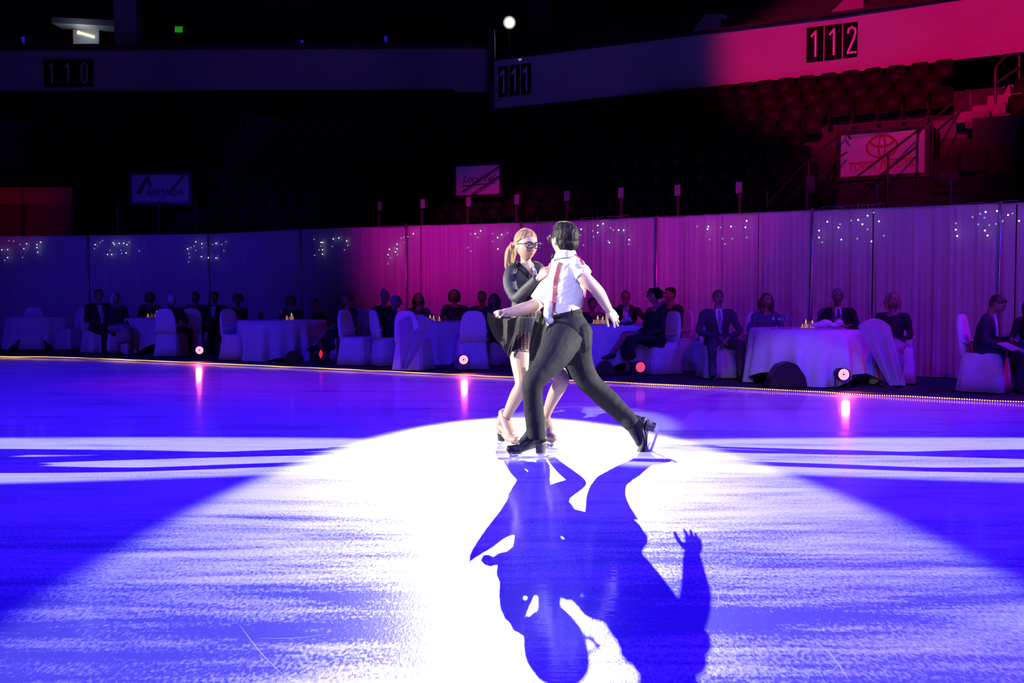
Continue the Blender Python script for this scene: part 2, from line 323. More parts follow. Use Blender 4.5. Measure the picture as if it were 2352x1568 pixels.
# ice sheet and the dark covered floor beyond the rope light
bm = bmesh.new()
vs = [bm.verts.new(p) for p in ((-32, -12, 0), (32, -12, 0), (32, 42, 0), (-32, 42, 0))]; bm.faces.new(vs)
tag(from_bm('floor', bm, MT['ice']), kind='structure')
bm = bmesh.new()
front = [G(x, y) for x, y in ROPE]; front = [Vector((-31, 21.4, 0))] + front + [Vector((31, front[-1].y - 4, 0))]
lo = [bm.verts.new((p.x, p.y + .05, 0.0)) for p in front]; hi = [bm.verts.new((p.x, p.y + .05, 0.012)) for p in front]; bk = [bm.verts.new((p.x, 41, 0.012)) for p in front]
for i in range(len(front) - 1):
    bm.faces.new((lo[i], lo[i + 1], hi[i + 1], hi[i])); bm.faces.new((hi[i], hi[i + 1], bk[i + 1], bk[i]))
tag(from_bm('floor_covering', bm, MT['carpet']), kind='structure')

# grooves cut by skate blades (strips a millimetre proud of the sheet)
def groove(px_pts, w, name='trim_groove'):
    P = catmull([np.array(list(G(x, y))) for x, y in px_pts], 8); bm = bmesh.new(); L_, R_ = [], []
    for i, p in enumerate(P):
        t = Vector(P[min(i + 1, len(P) - 1)]) - Vector(P[max(i - 1, 0)]); n = Vector((-t.y, t.x, 0)).normalized()
        k = math.sin(math.pi * (i + .5) / len(P)) * w * .6
        L_.append(bm.verts.new(Vector(p) + n * k + Vector((0, 0, .0006)))); R_.append(bm.verts.new(Vector(p) - n * k + Vector((0, 0, .0006))))
    for i in range(len(P) - 1): bm.faces.new((L_[i], L_[i + 1], R_[i + 1], R_[i]))
    return tag(from_bm(name, bm, MT['groove']), kind='structure')
MT['groove'] = mat('ice_shavings', (.85, .86, .9), .35, var=.1, scale=40)
for pts, w in [([(548, 1432), (600, 1500), (668, 1566)], .004), ([(1862, 1462), (1915, 1512), (1950, 1562)], .006), ([(1738, 1170), (1790, 1215), (1835, 1252)], .0025),
               ([(1925, 1246), (1945, 1262), (1962, 1283)], .003), ([(1560, 1225), (1640, 1300), (1600, 1298)], .002), ([(590, 1466), (680, 1465), (752, 1456)], .004),
               ([(1500, 1175), (1580, 1235), (1660, 1300)], .0018), ([(470, 1270), (480, 1245), (486, 1230)], .002), ([(1636, 1348), (1650, 1370), (1646, 1400)], .004)]:
    groove(pts, w)

# ---------------------------------------------------------------- rope light along the edge of the ice
pts = []
RP = [G(x, y, 0.014) for x, y in ROPE[1:9]]
CR = [Vector(p) for p in catmull([np.array(list(p)) for p in RP], 30)]
acc = 0.0; last = CR[-1]; bulbs = [CR[-1].copy()]; nxt = .026
for a, b in zip(CR[::-1], CR[::-1][1:]):
    L_ = (b - a).length; s = nxt - acc
    while s <= L_:
        bulbs.append(a + (b - a) * (s / L_)); s += .026
    acc = 0; nxt = s - L_
rope = empty('rope_light', (0, 0, 0), label='long rope light of tiny amber bulbs along the edge of the ice', cat='rope light')
bm = bmesh.new(); tube(bm, CR[::3], [.007] * len(CR[::3]), ref=(0, 0, 1), n=6, sub=1)
from_bm('clear_tube', bm, MT['rope'], rope, True)
wob = lambda p: Vector((0, 0.012 * noise.noise(p * 1.3), .006 * noise.noise(p * 2.0) + .004))
ob = bmesh.new(); ball(ob, (0, 0, 0), .0085, sub=1); bme = bpy.data.meshes.new('bulb'); ob.to_mesh(ob and bme); ob.free(); bme.materials.append(MT['amber'])
rest = bmesh.new()
for i, p in enumerate(bulbs):
    q = p + wob(p)
    if i < 100:
        o = bpy.data.objects.new('bulb', bme); COL.objects.link(o); o.parent = rope; o.location = q
    else: ball(rest, q, .0095, sub=1)
tag(from_bm('bulbs', rest, MT['amber'], rope), kind='stuff')

# ---------------------------------------------------------------- pipe-and-drape backdrop
SLITS = [480, 693, 968, 1740, 2002, 2330]
EDGES = [-330, -150, 30, 180, 330, 480, 590, 693, 820, 968, 1080, 1197, 1350, 1507, 1625, 1740, 1863, 2002, 2150, 2293, 2330, 2480, 2700]
DN = ['left of the picture edge', 'beyond the far left tables', 'at the far left edge behind an empty table', 'left of the tuxedoed man', 'behind the leftmost seated couple', 'behind the far candlelit table',
      'left of the dark seam', 'dim one just left of the pink glow', 'left of the brightest pink', 'in the brightest pink glow', 'between the pink glow and the woman skater', 'behind the two skaters',
      'behind the man skater', 'left of the plain pole behind the tall-haired woman', 'above the man in the grey suit', 'above the long-haired woman', 'behind the goateed man', 'above the blonde woman in black',
      'wide bare one between blonde woman and reading man', 'narrow one behind the reading man', 'at the right edge', 'past the right edge']
def drape(a, b, desc):
    ga = .009 if a in SLITS else 0; gb = .009 if b in SLITS else 0
    pa, pb = XD(a, cd(a)), XD(b, cd(b)); u = (pb - pa).normalized(); n = Vector((-u.y, u.x, 0)); L_ = (pb - pa).length
    nx, nz = int(L_ / .018), 10; bm = bmesh.new(); g = []; sd = a * .37
    for i in range(nx + 1):
        s = ga + (L_ - ga - gb) * i / nx; px = a + (b - a) * s / L_; top = ctop(px).z; col = []
        for k in range(nz + 1):
            z = .03 + (top - .03) * k / nz; f = 1 - .45 * k / nz
            off = f * .75 * (.050 * noise.noise(Vector((s * 4.2 + sd, z * .25, 1))) + .028 * noise.noise(Vector((s * 11 + sd, z * .3, 5))) + .008 * math.sin(s * 2 * math.pi / .09 + sd + z * .5))
            col.append(bm.verts.new(pa + u * s + n * off + Vector((0, 0, z)) - pa))
        g.append(col)
    for i in range(nx):
        for k in range(nz): bm.faces.new((g[i][k], g[i + 1][k], g[i + 1][k + 1], g[i][k + 1]))
    o = from_bm('drape', bm, MT['drape'], smooth=True); o.location = pa
    tag(o, 'tall sheer drape panel ' + desc, 'drape', 'sheer drapes closing off the rink')
for a, b, dsc in zip(EDGES, EDGES[1:], DN): drape(a, b, dsc)
for px, up, dsc in [(204, 0, 'behind the tuxedoed man at far left'), (480, 0, 'at the dark seam above the far table'), (693, 2, 'above the second table from left'), (933, 6, 'in the pink glow'), (1197, 5, "above the woman skater's hair"), (1507, 4, 'plain pink one right of the man skater'),
                 (1863, 6, 'above the twig centrepiece'), (2293, 7, 'above the reading man')]:
    d = cd(px) - .07; base = XD(px, d); top = W(px, interp(TOP_TAB, px) - up, d)
    e = empty('drape_pole', base, label='slim metal upright pole of the drape line ' + dsc, cat='pole', group='uprights of the drape line')
    bm = bmesh.new(); tube(bm, [Vector((0, 0, .02)), Vector((0, 0, top.z))], [.018, .018], ref=(0, 1, 0), n=10, sub=1, cap='flat'); from_bm('pole', bm, MT['alu'], e, True)
    bm = bmesh.new(); box(bm, (0, 0, .012 + .006), (.3, .16, .012), bev=.003); from_bm('base_plate', bm, MT['black'], e)
KN = [-330, 0, 480, 693, 933, 1197, 1507, 1863, 2293, 2700]
KD = ['far left', 'above the far left table', 'left of the pink glow', 'left of the brightest pink', 'over the brightest pink', 'behind the skaters', 'right of the man skater', 'between the twig centrepiece and reading man', 'at the right edge']
for a, b, k in zip(KN, KN[1:], KD):
    pa, pb = ctop(a, .01), ctop(b, .01); bm = bmesh.new(); tube(bm, [Vector((0, 0, 0)), pb - pa], [.014, .014], ref=(0, 0, 1), n=8, sub=1)
    o = from_bm('drape_rail', bm, MT['alu'], smooth=True); o.location = pa; tag(o, 'horizontal rail along the drape top, ' + k, 'rail', 'top rails of the drape line')

# fairy lights hung on the drapes: pixel lists are where each bulb hangs on the drape line
def conv(l, ox, oy, s): return [(ox + x / s, oy + y / s) for x, y in l]
r2 = lambda l: conv(l, 0, 250, 3.36); r4 = lambda l: conv(l, 700, 300, 3.36); r1 = lambda l: conv(l, 1080, 490, 2.6125); r8 = lambda l: conv(l, 1700, 460, 3.607)
CL = [
 (r2([(14,1087),(59,1085),(59,1147),(184,1078),(205,1040),(285,1048),(314,1028),(285,1070),(291,1106)]), r2([(70,1018),(105,1020),(155,1045),(174,1145),(35,1168)]), 'above the far left tables'),
 (r2([(734,1047),(873,1033),(882,1045),(920,1037),(955,1037),(980,1048),(830,1123),(863,1123),(973,1111)]), r2([(775,1030),(792,1015),(996,1027),(850,1090),(935,1090),(938,1115),(1075,1095),(728,1078)]), 'above the tuxedoed man and white-haired woman'),
 (r2([(1448,1080),(1511,1025),(1558,1040),(1667,1037),(1667,1150),(1608,1147),(1555,1140)]), r2([(1460,1118),(1463,1145),(1455,1180),(1472,1070),(1498,1058),(1558,1072),(1510,1093),(1640,1045),(1712,1045),(1743,1025),(1727,1094)]), 'at the dark seam above the far table'),
 (r4([(125,862),(137,862),(137,918),(137,953),(220,835),(262,828),(323,850)]), r4([(70,838),(125,890),(110,920),(212,893),(332,885),(306,920),(75,960)]), 'just left of the pink glow'),
 (r4([(838,795),(712,875),(712,912),(653,915),(643,957),(700,935)]), r4([(745,830),(765,820),(795,818),(773,862),(695,905),(715,955),(659,982),(643,1027)]), 'in a slanting line on the pink glow'),
 (r4([(1357,773),(1488,825),(1520,802),(1490,912),(1315,795)]), r4([(1280,798),(1335,825),(1450,795),(1565,788),(1450,855),(1258,902),(1282,930)]), "left of the woman skater's head"),
 (r1([(666,95),(765,72),(797,62),(765,115),(921,101),(954,158),(890,100),(835,175)]), r1([(660,130),(735,105),(843,88),(858,100),(828,165),(680,190),(950,185),(740,140)]), "right of the man skater's head"),
 ([(1625, 526), (1627, 520), (1715, 507), (1712, 522), (1679, 520)], [(1655, 522), (1630, 550), (1660, 548), (1665, 560), (1715, 545), (1682, 548), (1601, 520)], 'above the man in the grey suit'),
 (r8([(722,177),(654,250),(654,308),(815,225),(978,162),(1013,198),(1056,127),(1150,174),(838,325),(1088,340)]), r8([(680,347),(828,197),(920,168),(1056,240),(970,317),(1107,100),(1190,292)]), 'above the twig centrepiece'),
 (r8([(1787,243),(1798,295),(2034,96),(2028,250),(2050,291),(2128,88),(2220,121),(2311,170)]), r8([(1787,190),(1925,138),(1990,112),(2024,144),(1972,198),(2065,205),(2175,172),(2257,108),(2120,195)]), 'above the reading man'),
]
bm = bmesh.new(); ball(bm, (0, 0, 0), .011, sub=2); fb = bpy.data.meshes.new('bulb'); bm.to_mesh(fb); bm.free(); fb.materials.append(MT['bulb'])
bm = bmesh.new(); ball(bm, (0, 0, 0), .013, sub=2); fd = bpy.data.meshes.new('bulb'); bm.to_mesh(fd); bm.free(); fd.materials.append(MT['bulb_dim'])
for br, dm, dsc in CL:
    A = [W(x, y, cd(x) - .09) for x, y in br]; B = [W(x, y, cd(x) - .085) for x, y in dm]
    c = sum(A, Vector()) / len(A); e = empty('string_light', c, label='string of small cool-white bulbs on the drape ' + dsc, cat='string light', group='string lights on the drapes')
    for p, me in [(p, fb) for p in A] + [(p, fd) for p in B]:
        o = bpy.data.objects.new('bulb', me); COL.objects.link(o); o.parent = e; o.location = p - c
    q = sorted(A + B, key=lambda v: v.x); wb = bmesh.new()
    top = max(p.z for p in q) + .12
    tube(wb, [Vector((p.x, p.y, top + .01 * math.sin(p.x * 20))) - c for p in q], [.0015] * len(q), ref=(0, 1, 0), n=5, sub=1)
    for p in q: tube(wb, [Vector((p.x, p.y, top)) - c, p - c], [.0012, .0012], n=4, sub=1, cap='flat')
    from_bm('wire', wb, MT['linen'], e)

# ---------------------------------------------------------------- rink boards, glass, stands
def gd(px): return cd(px) + .95
GPX = [-330, -150, 0, 55, 167, 275, 370, 452, 533, 640, 745, 872, 971, 1076, 1187, 1302, 1426, 1556, 1697, 1850, 2010, 2180, 2360, 2560, 2800]
bm = bmesh.new(); rows_ = []
for px in GPX:
    p = XD(px, gd(px) + .12); rows_.append((bm.verts.new(p), bm.verts.new(p + Vector((0, 0, 1.07)))))
for a, b in zip(rows_, rows_[1:]): bm.faces.new((a[0], b[0], b[1], a[1]))
r = bmesh.ops.solidify(bm, geom=list(bm.faces), thickness=.1)
tag(from_bm('wall_boards', bm, MT['board']), kind='structure')
def gz(px): return 3.55 if px < 560 else 2.95
for i, (a, b) in enumerate(zip(GPX, GPX[1:])):
    pa, pb = XD(a, gd(a)), XD(b, gd(b)); h = gz((a + b) / 2); e = empty('glass_panel', pa)
    tag(e, 'clear rink glass panel, %s in the row counted from the left end' % ORD[i], 'glass panel', 'rink glass panels behind the drapes')
    u = pb - pa; R = Matrix.Rotation(math.atan2(u.y, u.x), 3, 'Z')
    bm = bmesh.new(); box(bm, u * .5 + Vector((0, 0, (1.07 + h) / 2)), (u.length - .05, .012, h - 1.07), R); from_bm('pane', bm, MT['glass'], e)
    bm = bmesh.new(); box(bm, Vector((0, 0, (1.07 + h) / 2)), (.035, .05, h - 1.07), R); from_bm('stanchion', bm, MT['rail'], e)
for px, y in [(872, 473), (971, 468), (1076, 463), (1187, 458), (1302, 450), (1426, 443), (1556, 437), (1697, 431)]:
    c = W(px, y, gd(px) - .012); bm = bmesh.new(); box(bm, (0, 0, 0), (.11, .003, .19), Matrix.Rotation(math.atan2(XD(px + 40, gd(px + 40)).y - XD(px - 40, gd(px - 40)).y, XD(px + 40, gd(px + 40)).x - XD(px - 40, gd(px - 40)).x), 3, 'Z')); o = from_bm('paper_notice', bm, MT['paper']); o.location = c
    tag(o, 'small pale paper notice taped to the rink glass, %s from the left' % ORD[[872, 971, 1076, 1187, 1302, 1426, 1556, 1697].index(px)], 'notice', 'paper notices along the rink glass')

# plan lines: right (long side) and left (end) stands
GR0, GR1 = XD(933, gd(933)) + Vector((-.2, .2, 0)), XD(2800, gd(2800))
FR0, FR1 = XD(1100, 29.15), XD(2900, 19.6)
GL0, GL1 = XD(-330, 27.2), XD(900, 23.3)
FL0, FL1 = XD(-400, 33.4), XD(1128, 33.0)
KR, KL = 11, 13
def rp(k, t): # right stands: row k, t 0..1 along
    a = GR0.lerp(GR1, t); b = FR0.lerp(FR1, t); q = a.lerp(b, (k + .6) / KR); q.z = 1.2 + .445 * k; return q
def lp(k, t):
    a = GL0.lerp(GL1, t); b = FL0.lerp(FL1, t); q = a.lerp(b, (k + .6) / KL); q.z = 1.3 + .475 * k; return q
def tiers(fn, K, name, dz):
    bm = bmesh.new(); T = [i / 12 for i in range(13)]; prev = None
    for k in range(K):
        lo_, hi_ = [], []
        for t in T:
            a, c = fn(k - .5, t), fn(k + .5, t); z = fn(k, t).z
            lo_.append((Vector((a.x, a.y, z)), Vector((c.x, c.y, z)), Vector((a.x, a.y, z - dz))))
        V = [[bm.verts.new(p) for p in tr] for tr in lo_]
        for i in range(12):
            bm.faces.new((V[i][0], V[i + 1][0], V[i + 1][1], V[i][1])); bm.faces.new((V[i][2], V[i + 1][2], V[i + 1][0], V[i][0]))
    return tag(from_bm(name, bm, MT['concrete']), kind='structure')
tiers(rp, KR, 'floor_right_stand', .445); tiers(lp, KL, 'floor_left_stand', .475)

# seats: one of the kind, copied
def seat_proto():
    e = empty('stadium_seat')
    bm = bmesh.new(); pr = [(-.20, .0), (-.215, .2), (-.20, .36), (-.15, .415), (.15, .415), (.20, .36), (.215, .2), (.20, .0)]
    prism(bm, pr, Matrix.Translation((0, .08, .42)) @ Matrix.Rotation(-.14, 4, 'X'), .045); bmesh.ops.bevel(bm, geom=list(bm.edges), offset=.012, segments=2, affect='EDGES')
    b = from_bm('backrest', bm, MT['seat'], e, True)
    bm = bmesh.new(); box(bm, (0, -.03, .56), (.40, .07, .36), Matrix.Rotation(-.2, 3, 'X'), .03); s = from_bm('seat_pan', bm, MT['seat'], e, True)
    bm = bmesh.new(); box(bm, (-.23, 0, .30), (.03, .25, .60), bev=.008); box(bm, (-.23, -.06, .62), (.04, .30, .03), bev=.01); a = from_bm('armrest', bm, MT['black'], e, True)
    return e, [b, s, a]
SP, SPC = seat_proto()
used_first = [False]
def put_seat(loc, rz, label, group):
    if not used_first[0]: e, used_first[0] = SP, True
    else:
        e = SP.copy(); COL.objects.link(e)
        for c in SPC: k = c.copy(); COL.objects.link(k); k.parent = e
    e.location = loc; e.rotation_euler = (0, 0, rz); tag(e, label, 'seat', group)
def proj(p):
    v = p - Vector((0, 0, CAMH)); d = v.dot(FWD); return CX + F * v.x / d, CY - F * v.dot(UPV) / d
AISLE0, AISLE1 = rp(0, .735), rp(KR - 1, .735)
cand = []; TA = .735; TV = .60
for k in range(KR):
    a, b = rp(k, 0), rp(k, 1); L_ = (b - a).length; n = int(L_ / .50)
    rz = math.atan2((b - a).y, (b - a).x)
    cnt = 0
    for j in range(n - 1, -1, -1):
        t = (j + .5) / n; p = rp(k, t)
        if abs(t - TA) < .75 / L_ * 1.0: continue
        x, y = proj(p + Vector((0, 0, .6)))
        if x > 2420 or x < 900: continue
        if 1 <= k <= 6 and 1905 < x < 2270: continue      # the portal opening
        if t < TA: cnt += 1
        if y > interp(TOP_TAB, x) + 5: continue
        if 2225 < x < 2360 and y > 262: continue
        if k in (4, 5, 6) and 1040 < x < 1160 and y < 520 and y > 340: continue
        if (p - W(2026, 352, 20.3)).xy.length < 1.3 and k < 8: continue
        side = t < TA
        cand.append((0 if x > 1330 else 1330 - x, k, cnt, p.copy(), rz, side))
cand.sort(key=lambda c: (c[0], c[1]))
stuff = bmesh.new()
def seat_stuff(p, rz):
    R = Matrix.Rotation(rz, 3, 'Z'); box(stuff, p + R @ Vector((0, .1, .62)), (.40, .05, .42), R @ Matrix.Rotation(-.14, 3, 'X')); box(stuff, p + R @ Vector((0, -.03, .56)), (.38, .06, .34), R)
nr = [0] * 20
for i, (_, k, cnt, p, rz, side) in enumerate(cand):
    if i < 290:
        if side: lab = 'empty dark folding seat, %s row above the glass, %s along from the lit stair' % (ORD[k], ORD[min(cnt - 1, 46)])
        else: nr[k] += 1; lab = 'empty dark folding seat right of the lit stair, %s row above the glass, %s along' % (ORD[k], ORD[nr[k] - 1])
        put_seat(p, rz, lab, 'seats in row %s above the glass' % ORD[k])
    else: seat_stuff(p, rz)
for k in range(KL):
    a, b = lp(k, 0), lp(k, 1); L_ = (b - a).length; n = int(L_ / .52); rz = math.atan2((b - a).y, (b - a).x)
    for j in range(n):
        p = lp(k, (j + .5) / n); x, y = proj(p)
        if abs((x - 480) - (k - 5) * 26) < 45: continue
        if x > 60: seat_stuff(p, rz)
tag(from_bm('distant_seats', stuff, MT['seat']), 'rows of dark empty seats fading out in the unlit stands', 'seats', kind='stuff')

# fascia bands with the section numbers
def band(pA, pB, z0, z1, name, m, off=0.0, th=.25):
    u = pB - pA; rz = math.atan2(u.y, u.x); bm = bmesh.new(); R = Matrix.Rotation(rz, 3, 'Z')
    c = (pA + pB) / 2 + R @ Vector((0, th / 2 + off, 0)); box(bm, Vector((c.x, c.y, (z0 + z1) / 2)), (u.length, th, z1 - z0), R)
    return tag(from_bm(name, bm, m), kind='structure'), rz
fA, fB, fC = W(1135, 252, 29.0), W(1915, 176, 24.6), W(2352, 130, 22.4)
def fx(px): return W(px, 0, interp([(1135, 29.0), (1915, 24.6), (2352, 22.4), (2700, 20.9)], px))
ZR0, ZR1 = 6.62, 7.98
_, RZ1 = band(fx(1135), fx(1915), ZR0, ZR1, 'wall_fascia', MT['fascia']); _, RZ2 = band(fx(1915), fx(2352), ZR0, ZR1, 'wall_fascia', MT['fascia']); band(fx(2352), fx(2700), ZR0, ZR1, 'wall_fascia', MT['fascia'])
band(fx(1135), fx(2700), ZR1, ZR1 + .06, 'trim_1', MT['dark'])
L0, L1 = XD(-300, 33.4), XD(1135, 33.0)
ZL0, ZL1 = 8.02, 9.32
_, RZL = band(L0, L1, ZL0, ZL1, 'wall_fascia', MT['fascia']); band(L0, L1, ZL1, ZL1 + .22, 'trim_2', MT['maroon'])
band(XD(1045, 32.9), XD(1138, 32.9), ZL0 - .12, ZL0 + .05, 'wall_fascia', MT['fascia'])
bm = bmesh.new(); box(bm, ((fx(1135).x + L1.x) / 2 - .05, 31, 7.6), (.2, 4, 2.6)); tag(from_bm('wall_return', bm, MT['dark']), kind='structure')
def text_mesh(name, s, size, m, parent, loc, ext=.004, sx=1.0, shear=0.0, spacing=1.0):
    c = bpy.data.curves.new(name, 'FONT'); c.body = s; c.size = size; c.extrude = ext; c.align_x = 'CENTER'; c.align_y = 'CENTER'; c.shear = shear; c.space_character = spacing
    o = bpy.data.objects.new(name, c); COL.objects.link(o); dg = bpy.context.evaluated_depsgraph_get(); me = bpy.data.meshes.new_from_object(o.evaluated_get(dg)); bpy.data.objects.remove(o)
    me.name = name; me.transform(Matrix.Translation(loc) @ Matrix.Rotation(math.pi / 2, 4, 'X') @ Matrix.Diagonal((sx, 1, 1, 1))); me.materials.clear()
    return link(name, me, parent, [m])
def number_sign(px, py, d, rz, digits, w, h, label):
    e = empty('section_number_sign', W(px, py, d), rz, label, 'sign', 'section number signs')
    for i, dg in enumerate(digits):
        x = (i - 1) * (w / 3)
        bm = bmesh.new(); box(bm, (x, -.02, 0), (w / 3 - .035, .03, h), bev=.004); pl = from_bm('number_plate', bm, MT['plate'], e)
        # stroked digits: 1 with a flag, 0 oval, 2
        bm = bmesh.new(); s = h * .36; t_ = .05
        if dg == '1': P = [(-.075, s * .62), (.02, s), (.02, -s)]; segs = [P]
        elif dg == '0': segs = [[(.095 * math.copysign(abs(math.cos(a)) ** .6, math.cos(a)), s * math.copysign(abs(math.sin(a)) ** .7, math.sin(a))) for a in [2 * math.pi * q / 20 for q in range(21)]]]
        else: segs = [[(-.085, s * .60), (-.07, s * .86), (0, s), (.07, s * .86), (.085, s * .55), (.05, s * .1), (-.09, -s), (.095, -s)]]
        for sg in segs:
            for (x0, z0), (x1, z1) in zip(sg, sg[1:]):
                l = math.hypot(x1 - x0, z1 - z0); box(bm, (x + (x0 + x1) / 2, -.042, (z0 + z1) / 2), (l + t_ * .8, .012, t_), Matrix.Rotation(-math.atan2(z1 - z0, x1 - x0), 3, 'Y'))
        from_bm('digit', bm, MT['white'], pl)
number_sign(1914, 97, 24.58, RZ1 + .02, '112', 1.30, .84, 'section sign reading 112 on the crimson lit fascia')
number_sign(1183, 185, 28.72, RZ1, '111', 1.10, .88, 'dim section sign reading 111 below the spotlight')
number_sign(157, 168, 33.02, RZL, '110', 1.64, .88, 'dim section sign reading 110 at the far left')

# dark shell above the fascia: concourse wall, pillars, ceiling
bm = bmesh.new(); box(bm, (0, 41.2, 11), (64, .3, 24)); tag(from_bm('wall_back', bm, MT['dark']), kind='structure')
bm = bmesh.new(); box(bm, (-32, 15, 10), (.3, 56, 22)); tag(from_bm('wall_left', bm, MT['dark']), kind='structure')
bm = bmesh.new(); box(bm, (32, 15, 10), (.3, 56, 22)); tag(from_bm('wall_right', bm, MT['dark']), kind='structure')
bm = bmesh.new(); box(bm, (0, 15, 18.6), (64, 56, .3)); tag(from_bm('ceiling', bm, MT['dark']), kind='structure')
bm = bmesh.new(); box(bm, (0, 37.4, 9.2), (63, 7.4, .25)); tag(from_bm('floor_concourse', bm, MT['dark']), kind='structure')
for px, w in [(306, .78), (1235, .9), (1590, .7)]:
    p = XD(px, 36.0 if px < 1000 else 34.5); bm = bmesh.new(); box(bm, (0, 0, 0), (w, .6, 9)); o = from_bm('column', bm, MT['fascia'] if px == 306 else MT['dark']); o.location = (p.x, p.y, 13.7); tag(o, kind='structure')
# upper stand behind the right fascia
def up(k, t):
    a = fx(1135) + Vector((.3, 1.6, 0)); b = fx(2700) + Vector((.3, 1.6, 0)); n = Vector((.45, .89, 0)); q = a.lerp(b, t) + n * (k * .9); q.z = ZR1 - .55 + .5 * k; return q
tiers(up, 7, 'floor_upper_stand', .5)
def grey_block(px, y0, y1, w, d):
    a, b = W(px, y1, d), W(px, y0, d); bm = bmesh.new(); hw = w / 2; h = b.z - a.z
    prism(bm, [(-hw, 0), (hw * .5, 0), (hw * .5, h * .8), (hw * .85, h * .85), (hw * .6, h), (-hw * .15, h)], Matrix.Identity(4), .5); o = from_bm('equipment_cover', bm, MT['fascia']); o.location = a; return o
tag(grey_block(1625, 38, 92, 1.3, 29.0), 'pale draped equipment standing behind the fascia rail, left of sign 112', 'cover')
tag(grey_block(1950, -6, 38, 1.2, 27.0), 'pale draped equipment at the top edge above sign 112', 'cover')

# lit concession alcove at upper left
e = empty('concession_stand', XD(198, 38.5, 9.33), 0, 'small lit food stand alcove on the dark upper concourse', 'food stand')
bm = bmesh.new(); box(bm, (0, .5, 1.1), (1.0, .1, 2.2)); from_bm('back_panel', bm, MT['fascia'], e)
bm = bmesh.new(); box(bm, (.25, .2, 2.3), (2.5, .9, .22), Matrix.Rotation(.05, 3, 'Y')); from_bm('canopy', bm, MT['fascia'], e)
bm = bmesh.new(); box(bm, (-.2, .1, .4), (1.1, .35, .8)); from_bm('counter', bm, MT['dark'], e)
bm = bmesh.new()
for i in range(8):
    x = -.26 + i * .078; tube(bm, [Vector((x + .03, .42, 2.06 - i * .022 + .035)), Vector((x, .42, 2.06 - i * .022)), Vector((x + .035,   .42, 2.03 - i * .022))], [.025, .028, .025], n=6, sub=2)
ball(bm, (-.28, .42, 2.07), (.05, .03, .07), sub=2); from_bm('yellow_lit_letters', bm, MT['yellow'], e, True)
bm = bmesh.new(); ball(bm, (-.16, .40, 1.22), (.12, .05, .13), sub=3); ball(bm, (.06, .40, 1.20), (.14, .05, .12), sub=3); box(bm, (-.05, .40, 1.13), (.34, .07, .1)); skin('neon_cloud_sign', bm, .012, MT['cyan'], e, 3)
bm = bmesh.new(); tube(bm, [Vector((-.12, .41, 1.62)), Vector((0, .41, 1.36))], [.012, .02], n=6); from_bm('neon_stroke', bm, emis('pale_neon', (.9, .85, .6), .5), e, True)
al = bpy.data.lights.new('alcove_light', 'POINT'); al.energy = 14; al.color = (.65, .8, 1); al.shadow_soft_size = .5; ao = bpy.data.objects.new('alcove_light', al); COL.objects.link(ao); ao.location = XD(198, 38.3, 9.33 + 1.95); 
e = empty('exit_sign', W(411, 68, 41.02), 0, 'green lit EXIT sign on the dark upper concourse', 'sign')
bm = bmesh.new(); box(bm, (0, 0, 0), (.34, .05, .26)); from_bm('housing', bm, MT['black'], e)
text_mesh('lettering', 'EXIT', .26, MT['exit'], e, Vector((0, -.03, 0)), .004, .52)
bm = bmesh.new(); box(bm, (0, -.027, 0), (.32, .003, .24)); from_bm('glowing_face', bm, emis('exit_face', (.01, .25, .01), .8), e)
for px, py, w in [(53, 90, 'left of the food stand'), (694, 98, 'between the exit sign and spotlight'), (886, 89, 'left of the spotlight')]:
    bm = bmesh.new(); box(bm, (0, 0, 0), (.10, .05, .16), bev=.01); box(bm, (0, .04, -.15), (.03, .02, .45)); o = from_bm('indicator_lamp', bm, MT['bluedot']); o.location = W(px, py, 33.45); [setattr(q, 'material_index', 0) for q in o.data.polygons]; tag(o, 'tiny deep-blue lamp on the upper rail ' + w, 'lamp')

# follow spot that is in view
e = empty('follow_spot', SPOTPOS, 0, 'bright white follow spot shining from the upper level', 'spotlight')
aim = (Vector((0.12, 4.75, 0)) - SPOTPOS).to_track_quat('-Z', 'Y').to_matrix()
def along(z0, z1, r0, r1, name, m, cap='flat'):
    bm = bmesh.new(); tube(bm, [aim @ Vector((0, 0, -z0)), aim @ Vector((0, 0, -z1))], [r0, r1], ref=(0, 0, 1), n=24, sub=1, cap=cap); return from_bm(name, bm, m, e, False)
along(-.9, .08, .165, .165, 'housing', MT['black']); along(.081, .11, .19, .19, 'rim', MT['spot_rim_glow']); along(.111, .125, .137, .137, 'lens', MT['spot'])  # rim is given a faint emission for the light around the lens
bm = bmesh.new(); box(bm, (0, .5, -.75), (.08, .08, 1.1)); box(bm, (0, .5, -1.25), (.7, .7, .08)); box(bm, (0.22, .45, -.1), (.04, .25, .3)); box(bm, (-.22, .45, -.1), (.04, .25, .3)); from_bm('stand', bm, MT['black'], e)
bm = bmesh.new(); c = W(1215, 128, 31.3); box(bm, (c.x, c.y + .1, 7.6), (2.2, 1.6, 1.46)); tag(from_bm('wall_spot_platform', bm, MT['dark']), kind='structure')
bm = bmesh.new(); tube(bm, [Vector((-.12, 0, 0)), Vector((.12, 0, .03))], [.022, .012], ref=(0, 0, 1), n=8); o = from_bm('glint_bar', bm, emis('painted_glint', (.8, .8, .7), .35)); o.location = W(1202, 137, 28.6); tag(o, 'small glowing bar painted in for the glint under the follow spot', 'lamp')  # emissive bar stands for a glint, no lamp there

